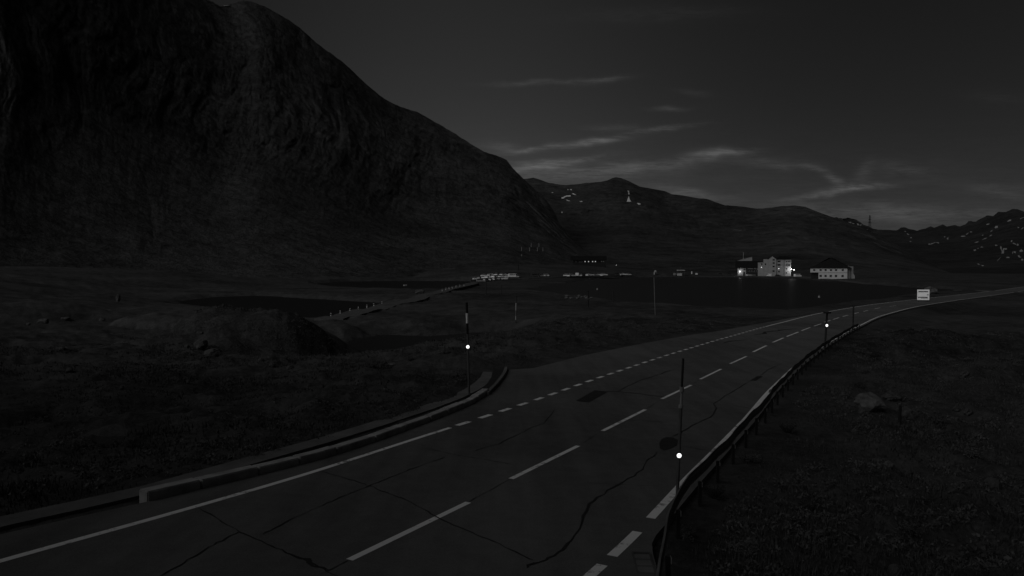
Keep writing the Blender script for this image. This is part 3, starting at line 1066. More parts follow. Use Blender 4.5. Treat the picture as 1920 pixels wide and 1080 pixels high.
# ------------------------------------------------------------------ kerb wall, gutter, paths
kerb = MB()
i0, i1 = so_of(on_road(285, 938))[0], so_of(on_road(915, 738))[0]
s, send = RS[i0], RS[i1]
lim_at = lambda q: float(np.interp(q, RS, LIM_L))
while s < send - 0.4:
    L = 1.15 + 0.5 * random.random()
    e = min(s + L, send)
    h = 0.15 + 0.05 * random.random()
    pts = [at_s(q, lim_at(q) - 0.16 + 0.015 * random.random()) for q in (s + 0.012, (s + e) / 2, e - 0.012)]
    solid_strip(pts, 0.27 + 0.03 * random.random(), -0.12, h, kerb)
    s = e
tag(kerb.build('kerb_wall', M['stone'], bevel=0.02), 'low kerb wall of rough pale granite blocks along the left edge of the road', 'kerb')
ck = MB()
pts = [on_road(*q) for q in subdiv([(913, 741), (930, 724), (941, 710), (947, 700), (949, 692)], 4)]
solid_strip(pts, 0.16, -0.1, 0.12, ck)
tag(ck.build('kerb_stone', M['concrete'], bevel=0.015), 'thin curved kerb turning away from the road at the mouth of the paved bay', 'kerb')
gut = MB()
pts = [on_road(u, v) for u, v in subdiv([(-160, 1018), (0, 975), (150, 943), (283, 913), (480, 858), (600, 825), (700, 795), (800, 763), (850, 745), (885, 729), (903, 717), (914, 706), (918, 696)], 25)]
solid_strip([p + Vector((-0.02, 0.0, 0)) for p in pts], 0.6, -0.3, -0.03, gut)
struct(gut.build('path', M['concrete']))
ch = MB()
pts = [on_road(u, v) for u, v in subdiv([(912, 734), (924, 722), (932, 709), (934, 694)], 5)]
ribbon(pts, 0.5, 0.05, ch)
struct(ch.build('gutter', M['tar']))


def drape(px, w, name, mtl, lift=0.12, bed=3.0):
    """px: (column, row, distance) stations; the strip follows the ground between them"""
    pts = []
    for a, b in zip(px[:-1], px[1:]):
        p, q = at_y(*a), at_y(*b)
        for t in np.linspace(0, 1, 8, endpoint=False):
            c = p.lerp(q, float(t))
            pts.append(Vector((c.x, c.y, gz(c.x, c.y) + lift)))
    for _ in range(12):
        pts = [pts[0]] + [(a + b * 2 + c) / 4 for a, b, c in zip(pts, pts[1:], pts[2:])] + [pts[-1]]
    m = MB()
    solid_strip(pts, w, -bed, 0, m)
    return struct(m.build(name, mtl))


drape([(885, 531, 372), (950, 524.5, 415), (1010, 521, 440), (1060, 519.7, 485), (1130, 518.5, 530), (1230, 517.5, 580), (1360, 517.8, 622), (1440, 518.8, 622), (1500, 520, 598), (1530, 523, 530)], 8, 'lakeside_road', M['gravel'], 0.10)
drape([(1530, 523, 530), (1600, 527, 420), (1660, 532.5, 330), (1720, 537, 280), (1780, 540.5, 255), (1850, 544, 235), (1925, 548, 220)], 4.5, 'lakeside_road', M['gravel'], 0.2)

# causeway between the ponds
cpx = [(616, 603), (655, 592), (700, 581), (740, 571), (780, 561), (815, 551), (840, 542), (865, 536.5), (890, 531)]
cz = [1.1, 1.1, 1.1, 1.15, 1.2, 1.25, 1.3, 1.35, 1.4]
cpts = [at_z(u, v, z) for (u, v), z in zip(cpx, cz)]
fine = []
for a, b in zip(cpts[:-1], cpts[1:]):
    fine += [a.lerp(b, t) for t in (0, .25, .5, .75)]
fine.append(cpts[-1])
fine = [Vector((p.x, p.y, max(p.z, gz(p.x, p.y) + 0.15))) for p in fine]
cw = MB()
solid_strip(fine, 4.2, -2.6, 0, cw)
struct(cw.build('causeway', M['gravel']))

# ------------------------------------------------------------------ white marker posts on the causeway


def marker_post():
    root = empty('marker_post', (0, 0, 0))
    MB().box(-.07, .07, -.05, .05, 0, .78).build('post', M['whitepaint'], root, bevel=.01)
    MB().box(-.072, .072, -.052, .052, .5, .64).build('band', M['black'], root)
    return root


proto = marker_post()
mposts = [(620, 594.5), (638, 589.5), (656, 585), (672, 581.5), (688, 577), (701, 574.5), (716, 570.5), (829, 544), (836, 542), (842, 540.5), (848, 538.8), (855, 537.2), (862, 535.6), (870, 534.2)]
ordn = ['first', 'second', 'third', 'fourth', 'fifth', 'sixth', 'seventh', 'eighth', 'ninth', 'tenth', 'eleventh', 'twelfth', 'thirteenth', 'fourteenth']
for i, (u, v) in enumerate(mposts):
    o = proto if i == 0 else copy_tree(proto)
    j = int(np.argmin([abs(np.interp(t, range(len(cpx)), [q[0] for q in cpx]) - u) for t in np.linspace(0, len(cpx) - 1, 200)]))
    zt = float(np.interp(np.linspace(0, len(cpx) - 1, 200)[j], range(len(cpx)), cz))
    p = at_z(u, v + 2.0, zt)
    o.location = p
    o.rotation_euler = (R(random.uniform(-3, 3)), R(random.uniform(-4, 4)), R(20))
    tag(o, f'small white marker post on the causeway edge, {ordn[i]} from the mound at its near end', 'post', 'white marker posts along the causeway')

# ------------------------------------------------------------------ snow poles


def px_pole(name, base, top, segs, r, label, lamp=None, collars=(), lean=True, group='tall snow poles along the road', category='snow pole', ground=None):  # lamp: row and radius of a passive reflector with added glow
    """segs: list of (v_top, v_bottom, material, radius factor) in photo rows"""
    g = ground or hit(*base)
    y = g.y
    root = empty(name, g)
    at = lambda v: at_y(base[0] + (top[0] - base[0]) * (base[1] - v) / (base[1] - top[1]), v, y) - g
    for i, (a, b, mtl, rf) in enumerate(segs):
        m = MB()
        bot = at(b) if b < base[1] else at(base[1]) - Vector((0, 0, 0.35))
        m.tube(bot, at(a), r * rf * 1.03, r * rf, 12)
        m.build('shaft' if i == len(segs) - 1 else 'band', mtl, root)
    for v, rf, hh, mtl in collars:
        c = at(v)
        MB().tube(c - Vector((0, 0, hh)), c + Vector((0, 0, hh)), r * rf, r * rf, 14).build('collar', mtl, root)
    if lamp:  # passive retroreflector; the light it throws back is imitated by emission
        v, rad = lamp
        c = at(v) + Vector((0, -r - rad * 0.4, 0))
        h = MB().tube(c + Vector((0, rad * 1.0, 0)), c, rad * 1.15, rad * 1.15, 20).build('reflector_housing', M['black'], root)
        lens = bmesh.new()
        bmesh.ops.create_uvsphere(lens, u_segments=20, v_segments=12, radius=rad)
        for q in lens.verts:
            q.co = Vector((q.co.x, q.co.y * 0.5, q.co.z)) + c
        me = bpy.data.meshes.new('glowing_reflector')
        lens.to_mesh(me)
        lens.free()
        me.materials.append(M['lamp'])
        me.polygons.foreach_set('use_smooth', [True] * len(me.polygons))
        link(bpy.data.objects.new('glowing_reflector', me), h)
    return tag(root, label, category, group)


S_, D_, W_, B_ = M['steel'], M['darksteel'], M['whitepaint'], M['black']
g1 = Vector(at_s(S_of(1262, 946), HALF + 0.62))
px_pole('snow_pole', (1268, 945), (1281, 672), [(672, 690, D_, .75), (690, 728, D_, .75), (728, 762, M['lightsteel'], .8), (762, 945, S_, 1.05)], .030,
        'nearest snow pole, a long thin rod with a glowing reflector beside the guardrail end', (853, .045), [(730, 1.5, .05, M['lightsteel']), (762, 1.6, .03, M['lightsteel'])], ground=hit(1268, 945))
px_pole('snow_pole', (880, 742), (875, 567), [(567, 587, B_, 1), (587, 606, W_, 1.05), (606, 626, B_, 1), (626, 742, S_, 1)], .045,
        'black and white banded snow pole with a glowing reflector behind the kerb', (650, .062))
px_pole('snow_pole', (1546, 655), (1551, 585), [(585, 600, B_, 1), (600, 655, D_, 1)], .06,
        'short dark snow pole with crossbar top and glowing reflector behind the far guardrail', (610, .08), [(586, 4, .05, B_)], ground=Vector(at_s(S_of(1546, 655), HALF + 0.7)))
px_pole('snow_pole', (967, 606), (968, 555), [(555, 568, D_, 1), (568, 582, M['lightsteel'], 1.2), (582, 593, S_, 1), (593, 600, M['lightsteel'], 1.2), (600, 606, D_, 1)], .07,
        'mottled pale and grey snow pole standing in the grass below the parked cars')
px_pole('snow_pole', (1229, 591), (1226.5, 520), [(520, 591, S_, 1)], .075, 'tall plain grey pole at the shore in front of the big lake')
px_pole('snow_pole', (1103, 576), (1102.5, 545), [(545, 576, B_, 1)], .10, 'thin dark pole at the lake shore beside the pale stony patch')
px_pole('snow_pole', (1150, 567), (1149.5, 546), [(546, 567, D_, 1)], .10, 'thin dark pole at the water edge between the stony patch and the tall grey pole')
px_pole('snow_pole', (911, 552), (911, 526), [(526, 552, D_, 1)], .12, 'thin dark pole in the grass right below the front row of parked cars')
px_pole('snow_pole', (940, 554), (940, 534), [(534, 554, D_, 1)], .11, 'faint short pole in the grass below the right end of the car rows')
px_pole('snow_pole', (1599, 618), (1600.5, 573), [(573, 618, D_, 1)], .07, 'dark bare snow pole at the far end of the guardrail, without a reflector', ground=Vector(at_s(S_of(1599, 618), HALF + 0.75)))
px_pole('mast', (973, 508), (971.5, 496), [(496, 508, B_, 1)], .25, 'dark mast standing on the slope just behind the white van', group=None, category='mast')

# ------------------------------------------------------------------ guardrail
def GOF(q):
    return HALF + float(np.interp(q, [25, 31.3, 32.1, 33.3, 34.05, 35.2, 37], [2.6, 1.2, .96, .70, .50, .42, .45]))     # the end flares away from the traffic


GO = HALF + 0.45
gr = empty('guardrail', Vector(at_s(S_of(1246, 948), GO)))
gl = gr.location.copy()
sA, sB = RS[3], S_of(1600, 617)
prof = [(0, .32), (.03, .345), (.03, .385), (.005, .415), (.005, .455), (.03, .48), (.03, .53), (0, .56)]
rail = MB()
ss = np.linspace(sA, sB, 110)
vs, fs = [], []
for q in ss:
    p0 = Vector(at_s(q, GOF(q))) - gl
    nrm = Vector(at_s(q, GO + 1)) - Vector(at_s(q, GO))
    nrm.z = 0
    nrm.normalize()
    hs_ = float(np.interp(q, [30, 36], [.62, 1]))
    wob_ = 0.012 * math.sin(q * 0.9) + 0.01 * math.sin(q * 2.3)
    for a, z in prof:
        vs.append(p0 - nrm * (a + wob_) + Vector((0, 0, z * hs_ + wob_)))
    for a, z in reversed(prof):
        vs.append(p0 - nrm * (a - 0.010 + wob_) + Vector((0, 0, z * hs_ + wob_)))
n = len(prof) * 2
for i in range(len(ss) - 1):
    for j in range(n):
        fs.append((i * n + j, i * n + (j + 1) % n, (i + 1) * n + (j + 1) % n, (i + 1) * n + j))
rail.add(vs, fs)
rail.build('rail', M['railsteel'], gr)
q = sA + 0.4
while q < sB:
    p = Vector(at_s(q, GOF(q) + 0.1)) - gl
    post = MB().box(p.x - .03, p.x + .03, p.y - .03, p.y + .03, p.z - .6, p.z + .36).build('post', M['darksteel'], gr)
    MB().box(p.x + .032, p.x + .045, p.y - .045, p.y + .045, p.z + .26, p.z + .35).build('reflector', M['lightsteel'], post)
    q += 2.0
tag(gr, 'long dark guardrail along the right road edge with pale plates on its posts', 'guardrail')

# drain grate
gp = on_road(1207, 1056)
dg = empty('drain_grate', gp + Vector((0, 0, .004)), R(-4))
f_ = MB()
for a in ((-.14, .14, -.40, -.37), (-.14, .14, .37, .40), (-.14, -.115, -.37, .37), (.115, .14, -.37, .37)):
    f_.box(a[0], a[1], a[2], a[3], -.06, .012)
f_.build('frame', M['gravel'], dg)
b_ = MB()
for i in range(3):
    b_.box(-.113, .113, -.34 + .24 * i, -.34 + .24 * i + .17, -.04, .008)
b_.build('grille', M['concrete'], dg)
tag(dg, 'rectangular drain grate in the road shoulder beside the right edge line, nearest the camera', 'drain')

# ------------------------------------------------------------------ rocks and boulders


def rock_mesh(seed, sub=3, rough=0.35):
    bm = bmesh.new()
    bmesh.ops.create_icosphere(bm, subdivisions=sub, radius=1.0)
    r_ = np.random.default_rng(seed)
    planes = []
    for _ in range(9):
        d = Vector(r_.normal(size=3)).normalized()
        planes.append((d, 0.62 + 0.3 * r_.random()))
    co = np.array([tuple(v.co) for v in bm.verts])
    nz = fbm(co[:, 0] * 1.7 + seed, co[:, 1] * 1.7 + co[:, 2] * 2.1, 4, seed)
    for v, n_ in zip(bm.verts, nz):
        for d, h in planes:
            k_ = v.co.dot(d)
            if k_ > h:
                v.co -= d * (k_ - h) * 0.85
        v.co *= 1 + rough * n_
    me = bpy.data.meshes.new('boulder')
    bm.to_mesh(me)
    bm.free()
    me.materials.append(M['rock'])
    return me


ROCKS = [rock_mesh(i) for i in range(6)]
PALE = rock_mesh(40)
PALE.materials[0] = M['palerock']


def boulder(u, v, w, h, label, group=None, me=None, name='boulder', depth=0.8, sink=0.2, ground=None):
    """w, h in photo pixels, base row v"""
    g = ground or hit(u, v)
    k_ = K(g.y)
    o = bpy.data.objects.new(name, me or random.choice(ROCKS))
    link(o)
    o.scale = (w * k_ / 2 * 1.15, w * k_ / 2 * depth * 1.1, h * k_ * (0.5 + sink / 2) * 1.15)
    o.location = g + Vector((0, w * k_ * depth * 0.2, h * k_ * (0.5 - sink / 2)))
    o.rotation_euler = (0, 0, random.uniform(-0.5, 0.5))
    return tag(o, label, 'rock', group)


sg = hit(1748, 551)
boulder(1745, 550.5, 27, 13.5, 'rounded pale boulder partly hidden behind the white information board', me=PALE, ground=at_y(1746, 550, 185) if sg.y > 260 else sg)
boulder(1634, 772, 46, 34, 'large pale jagged boulder on the dark slope right of the guardrail', me=PALE)
boulder(1672, 752, 34, 14, 'flat topped rock just behind the large pale boulder')
boulder(1706, 786, 26, 24, 'upright dark rock right of the large pale boulder')
boulder(1668, 878, 20, 13, 'small round pale rock alone on the lower right slope', me=PALE)
boulder(1645, 868, 14, 9, 'low rock touching the small round pale rock on the lower right slope')
boulder(1865, 918, 34, 20, 'squat grey boulder near the right edge of the picture')
boulder(1680, 1078, 26, 18, 'grey boulder cut off by the bottom edge of the picture on the right')
boulder(1450, 742, 14, 12, 'pale rock wedged below the middle of the guardrail', me=PALE)
boulder(375, 655, 22, 18, 'leaning grey rock at the left foot of the big mound', me=ROCKS[1])
boulder(395, 668, 34, 14, 'low rock at the foot of the leaning grey rock beside the big mound')
boulder(80, 606, 22, 9, 'grey boulder on the hummock at the far left, partly in shade')
boulder(120, 600, 16, 6, 'flat grey rock right of the far left boulder')
boulder(221, 566, 7, 14, 'narrow upright stone standing alone on the left flat')
boulder(420, 500, 9, 7, 'small pale boulder at the foot of the big left mountain', me=PALE)
boulder(787, 551, 18, 9, 'dark rounded boulder on the shore between the two ponds', me=ROCKS[2])
boulder(735, 686, 14, 6, 'small pale stone on the grassy bank edge left of the banded snow pole', me=PALE)
rs = random.Random(5)
for i in range(26):
    u, v = rs.uniform(1330, 1900), rs.uniform(700, 1060)
    if u < 2230 - v * 1.0 + 70:
        u = 2230 - v + 70 + rs.uniform(20, 300)
    s_ = rs.uniform(5, 13)
    if u < 1915:
        boulder(u, v, s_ * 1.4, s_, 'small grey rock half buried in the dark turf of the right slope', 'small rocks scattered on the right slope', name='rock', me=rs.choice(ROCKS))
for i in range(16):
    u, v = rs.uniform(1055, 1112), rs.uniform(553, 562)
    boulder(u, v, rs.uniform(3, 7), rs.uniform(2, 3.5), 'pale stone in the stony patch on the near lake shore', 'pale stones on the near lake shore', name='rock', me=PALE)
for i in range(12):
    boulder(rs.uniform(20, 620), rs.uniform(590, 740), rs.uniform(5, 14), rs.uniform(4, 8), 'small rock lying in the rough grass of the left flat', 'small rocks scattered on the left flat', name='rock', me=rs.choice(ROCKS))

# ------------------------------------------------------------------ information board
sp_ = Vector(at_s(S_of(1728, 566), -HALF + 7.2)) if False else on_road(1731, 566)
ib = empty('information_board', sp_, R(-6))
k_ = K(sp_.y)
bw_, bh_ = 21.5 * k_, 19.5 * k_
z0 = 3.5 * k_
lit = mat('board_added_glow', 0.8, 0.6, 0.3, 0.15, 1.2, emit=0.45)  # emission added to the white face imitates retroreflected light; no lamp inside
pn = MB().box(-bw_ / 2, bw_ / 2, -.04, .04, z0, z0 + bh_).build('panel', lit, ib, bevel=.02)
for x in (-bw_ * .36, bw_ * .36):
    MB().box(x - .05, x + .05, .045, .13, -.5, z0 + bh_ - .1).build('post', M['darksteel'], ib)
tx = MB()
for row, (xa, xb, zf, hh) in enumerate([(-.42, .40, .80, .055), (.28, .44, .50, .04), (-.46, .36, .26, .05), (-.2, .38, .17, .022)]):
    x = xa
    while x < xb:
        w = rs.uniform(.04, .11)
        tx.box(x * bw_, min(x + w, xb) * bw_, -.052, -.042, z0 + (zf - hh) * bh_, z0 + (zf + hh) * bh_)
        x += w + .012
tx.build('lettering', M['darksteel'], pn)
tag(ib, 'bright white information board with dark rows of lettering beside the road', 'sign')

# ------------------------------------------------------------------ buildings


class Bld:
    """building in its own frame: x to the right, z up, front at y = 0; helper converts photo pixels to metres"""
    def __init__(s, name, u, v, y, label, cat, yaw=0.0):
        s.g = at_y(u, v, y)
        s.u, s.v, s.k = u, v, K(y)
        s.o = empty(name, s.g, math.atan2(-s.g.x, s.g.y) * 0.9 + yaw)
        tag(s.o, label, cat)

    def X(s, u):
        return (u - s.u) * s.k

    def Z(s, v):
        return (s.v - v) * s.k

    def box(s, name, u0, u1, v0, v1, y0, y1, mtl, parent=None, bevel=0):
        return MB().box(s.X(u0), s.X(u1), y0, y1, s.Z(v1), s.Z(v0)).build(name, mtl, parent or s.o, bevel=bevel)

    def window(s, u, v, w, h, y, lit=False, parent=None):
        """w, h in metres; frame with a pane set into it"""
        x, z = s.X(u), s.Z(v)
        f = MB()
        t = .12
        for a in ((x - w / 2 - t, x - w / 2, z - h / 2, z + h / 2), (x + w / 2, x + w / 2 + t, z - h / 2, z + h / 2), (x - w / 2 - t, x + w / 2 + t, z + h / 2, z + h / 2 + t), (x - w / 2 - t, x + w / 2 + t, z - h / 2 - t, z - h / 2)):
            f.box(a[0], a[1], y - .10, y - .003, a[2], a[3])
        fo = f.build('window', M['white2'], parent or s.o)
        MB().box(x - w / 2, x + w / 2, y - .05, y - .006, z - h / 2, z + h / 2).build('pane', M['lampdim'] if lit else M['glass'], fo)
        return fo

    def lamp(s, u, v, y, r, power=0.0):
        x, z = s.X(u), s.Z(v)
        h = MB().box(x - .06, x + .06, y - .5, y + .02, z + r, z + r + .12).build('lamp', M['darksteel'], s.o)
        bm = bmesh.new()
        bmesh.ops.create_uvsphere(bm, u_segments=14, v_segments=10, radius=r)
        for q_ in bm.verts:
            q_.co += Vector((x, y - .5, z))
        me = bpy.data.meshes.new('lamp_bulb')
        bm.to_mesh(me)
        bm.free()
        me.materials.append(M['lamp'])
        link(bpy.data.objects.new('lamp_bulb', me), h)
        if power:
            l = bpy.data.lights.new('lamp_light', 'POINT')
            l.energy = power
            l.shadow_soft_size = r
            l.specular_factor = 0.0
            lo = bpy.data.objects.new('lamp_light', l)
            link(lo, s.o)
            lo.location = (x, y - .5 - r * 1.6, z)


def hip_roof(x0, x1, y0, y1, z, zr, inset, over=.6):
    m = MB()
    x0, x1, y0, y1 = x0 - over, x1 + over, y0 - over, y1 + over
    ym = (y0 + y1) / 2
    m.add([(x0, y0, z), (x1, y0, z), (x1, y1, z), (x0, y1, z), (x0 + inset, ym, zr), (x1 - inset, ym, zr),
           (x0, y0, z - .25), (x1, y0, z - .25), (x1, y1, z - .25), (x0, y1, z - .25)],
          [(0, 1, 5, 4), (1, 2, 5), (2, 3, 4, 5), (3, 0, 4), (6, 9, 8, 7), (0, 6, 7, 1), (1, 7, 8, 2), (2, 8, 9, 3), (3, 9, 6, 0)])
    return m


def gable_roof(x0, x1, y0, y1, z, zr, over=.5, t=.25):
    """ridge along x"""
    ym = (y0 + y1) / 2
    y0, y1 = y0 - over, y1 + over
    m = MB()
    x0, x1 = x0 - over, x1 + over
    pts = [(y0, z - .1), (ym, zr), (y1, z - .1), (y1, z - .1 + t), (ym, zr + t), (y0, z - .1 + t)]
    n_ = len(pts)
    m.add([(x0, a, b) for a, b in pts] + [(x1, a, b) for a, b in pts],
          [(i, (i + 1) % n_, n_ + (i + 1) % n_, n_ + i) for i in range(n_)] + [(0, 5, 4, 1), (1, 4, 3, 2), (6, 7, 10, 11), (7, 8, 9, 10)])
    return m


# hotel
H = Bld('hotel', 1452, 516, 640, 'tall white four storey hotel with gabled front and lamplit right end', 'hotel')
X, Z = H.X, H.Z
H.box('wall', 1455.2, 1471, 486.5, 520, 0, 13, M['white2'])
H.box('end_wall', 1471.02, 1481, 486.8, 520, .25, 13, M['white'])
tw = MB().prism([(X(1440.5), Z(520)), (X(1455), Z(520)), (X(1455), Z(486)), (X(1447.6), Z(480.2)), (X(1440.5), Z(486))], -1.2, 9).build('gable_wall', M['white2'], H.o)
H.box('wing_wall', 1432.6, 1440.4, 485.6, 520, .6, 10, M['white2'])
H.box('side_wing_wall', 1422.6, 1432.5, 491.8, 520, 1.2, 9, M['white2'])
hip_roof(X(1455), X(1481), 0, 13, Z(486.3), Z(480), 3.5).build('roof', M['roof'], H.o)
m = MB()
for a, b in (((1440.0, 486.4), (1447.6, 480.0)), ((1447.6, 480.0), (1455.4, 486.4))):
    m.prism([(X(a[0]), Z(a[1])), (X(b[0]), Z(b[1])), (X(b[0]), Z(b[1]) + .35), (X(a[0]), Z(a[1]) + .35)], -1.6, 9.3)
m.build('gable_roof', M['roof'], H.o)
MB().box(X(1432.2), X(1440.3), .2, 10.4, Z(485.5), Z(484.9)).build('wing_roof', M['roof'], H.o)
MB().box(X(1422.2), X(1432.4), .8, 9.4, Z(491.7), Z(491)).build('side_wing_roof', M['roof'], H.o)
for v in (487.2, 493.2, 499.6, 508.2):
    H.window(1450.3, v, 1.7, 1.25, -1.2)
for v in (490, 496.6):
    H.window(1460, v, 2.4, 1.4, 0)
H.window(1460, 509, 1.2, 1.2, 0)
H.window(1436, 495.3, 1.1, 1.4, .6)
H.window(1429, 495, 1.5, 1.1, 1.2)
for v in (490.3, 496.8, 503.8, 511.5):
    for u in (1473.2, 1476, 1478.8) if v < 500 else (1473.2,):
        H.window(u, v, .75, 1.15, .25)
bal = MB()
for v in (493.6, 500.2):
    bal.box(X(1471.4), X(1480.6), -.75, .24, Z(v), Z(v) + .18)
bal.build('balcony', M['white'], H.o)
H.box('down_pipe', 1468.6, 1469.0, 487, 516, -.12, -.005, M['darksteel'])
H.lamp(1429, 501.3, 1.2, .26)
H.lamp(1459.6, 503.8, 0, .28)
H.lamp(1481.3, 504.9, -.6, .34, 2000)


def street_lamp(u, v, y, vb, r, label, power=0, group='lit lamps around the hotel'):
    g = at_y(u, vb, y)
    root = empty('street_lamp', g)
    z = (vb - v) * K(y)
    MB().tube((0, .3, -1), (0, .3, z + r), .07, .05, 8).build('pole', M['darksteel'], root)
    MB().box(-.04, .04, -.05, .35, z + r, z + r + .08).build('arm', M['darksteel'], root)
    bm = bmesh.new()
    bmesh.ops.create_uvsphere(bm, u_segments=14, v_segments=10, radius=r)
    for q_ in bm.verts:
        q_.co = Vector((q_.co.x * 1.2, q_.co.y, q_.co.z * .9)) + Vector((0, 0, z))
    me = bpy.data.meshes.new('lamp_head')
    bm.to_mesh(me)
    bm.free()
    me.materials.append(M['lamp'])
    link(bpy.data.objects.new('lamp_head', me), root)
    if power:
        l = bpy.data.lights.new('lamp_light', 'POINT')
        l.energy = power
        l.shadow_soft_size = r
        l.specular_factor = 0.0
        lo = link(bpy.data.objects.new('lamp_light', l), root)
        lo.location = (0, -r * 1.8, z)
    return tag(root, label, 'street lamp', group)


street_lamp(1488.6, 505.9, 634, 518, .40, 'bright street lamp just right of the hotel', 700)
street_lamp(1155.5, 497, 640, 503, .16, 'small faint lamp on the slope right of the long dark barn', 0, 'lit lamps around the pass')

# dark-roofed inn left of the hotel
N = Bld('inn', 1404, 517, 650, 'low inn with large dark roof and bright corner lamp left of the hotel', 'inn')
X, Z = N.X, N.Z
N.box('wall', 1384, 1399, 502.2, 521, 0, 10, M['white2'])
N.box('shopfront', 1399.02, 1424, 502.4, 521, .8, 10, M['wood'])
gable_roof(X(1383), X(1424), 0, 10, Z(502), Z(489.5), 1.4).build('roof', M['roof'], N.o)
N.box('fascia', 1401.5, 1411.5, 502.8, 504.2, .5, .795, M['white'])
N.box('fascia', 1413, 1417.5, 502.8, 504.2, .5, .795, M['white'])
N.box('awning', 1419, 1424.4, 503, 505.5, -.8, .795, M['white2'])
N.box('door', 1393.8, 1397, 510, 517, -.06, -.004, M['wood'])
N.window(1387.5, 504.4, 1.0, .8, 0)
N.window(1396, 505.5, 1.2, .9, 0)
for u in (1402.5, 1407, 1411.5, 1416):
    N.window(u, 508, 1.5, 1.6, .8)
N.lamp(1388, 509.2, 0, .45, 900)
# pale building rising behind the inn
G = Bld('house', 1397, 492, 690, 'pale windowless house with a sloping roof rising behind the dark inn roof', 'house')
X, Z = G.X, G.Z
MB().prism([(X(1384), Z(500)), (X(1409.5), Z(500)), (X(1409.5), Z(482)), (X(1393), Z(486)), (X(1384), Z(489))], 0, 9).build('wall', M['white2'], G.o)
m = MB()
for a, b in (((1383.6, 489.1), (1393, 486)), ((1393, 486), (1409.8, 481.9))):
    m.prism([(X(a[0]), Z(a[1]) + .003), (X(b[0]), Z(b[1]) + .003), (X(b[0]), Z(b[1]) + .25), (X(a[0]), Z(a[1]) + .25)], -.3, 9.4)
m.build('roof', M['white2'], G.o)
fp = empty('flagpole', at_y(1393.8, 489, 684))
MB().tube((0, 0, -3), (0, 0, 15 * K(684)), .28, .22, 10).build('pole', M['lightsteel'], fp)
MB().tube((0, 0, 15 * K(684)), (0, 0, 15 * K(684) + .5), .4, .1, 10).build('finial', M['lightsteel'], fp)
tag(fp, 'thick pale flagpole sticking up behind the dark inn roof', 'flagpole')

# hipped house
P = Bld('house', 1560, 522, 500, 'white house with big dark hipped roof and two window rows right of the hotel', 'house', R(-6))
X, Z = P.X, P.Z
P.box('upper_wall', 1522.3, 1586, 502.6, 510.9, -.5, 13, M['white'])
P.box('lower_wall', 1536.5, 1586, 510.95, 526, 0, 12.5, M['white'])
P.box('base_wall', 1523, 1536.45, 510.95, 526, 2.5, 12, M['wood'])
hip_roof(X(1522.3), X(1590.5), -.5, 13.5, Z(502.3), Z(482.8), 14.5, .8).build('roof', M['roof'], P.o)
P.box('porch_wall', 1586.05, 1590.5, 504.5, 526, 1.2, 12, M['concrete'])
for u in (1529, 1540.3, 1549, 1558.2, 1566.8, 1578.2):
    P.window(u, 506.3, 1.25, 1.1, -.5)
for u in (1540.3, 1548.8, 1557.7, 1566.8, 1577.9):
    P.window(u, 517.4, 1.35, 1.35, 0)
T = Bld('chimney', 1597, 521, 497, 'slim white tower wall with a small slanted cap beside the hipped house', 'tower')
X, Z = T.X, T.Z
MB().prism([(X(1594), Z(526)), (X(1602.4), Z(526)), (X(1602), Z(517)), (X(1599.6), Z(513)), (X(1599.3), Z(501.5)), (X(1594.6), Z(501.5))], 0, 3).build('shaft', M['white2'], T.o)
MB().prism([(X(1590), Z(500.4)), (X(1594), Z(501.4)), (X(1599.6), Z(501.4)), (X(1599.4), Z(499.8)), (X(1593), Z(499.8)), (X(1590.6), Z(498.2))], -.3, 3.3).build('cap', M['white2'], T.o)

# long barn on the slope
A = Bld('barn', 1100, 497, 655, 'long low dark barn with a row of pale windows above the parked cars', 'barn')
X, Z = A.X, A.Z
A.box('wall', 1075, 1133, 488, 501, 0, 11, M['wood'])
A.box('end_wall', 1127, 1135.5, 490, 506, -1.5, -.02, M['wood'])
gable_roof(X(1072), X(1135), -.5, 11, Z(488), Z(480.3), 1.2).build('roof', M['roof'], A.o)
for u in (1080, 1087, 1090.5):
    A.window(u, 490.6, .9, .9, 0)
for u in (1097, 1103.5, 1111, 1116.3):
    A.window(u, 490.4, .8, .9, 0, True)
for u in (1127.5, 1131.2):
    MB().box(X(u) - .4, X(u) + .4, -1.58, -1.505, Z(491), Z(491) + .8).build('window', M['white2'], A.o)

# ------------------------------------------------------------------ vehicles


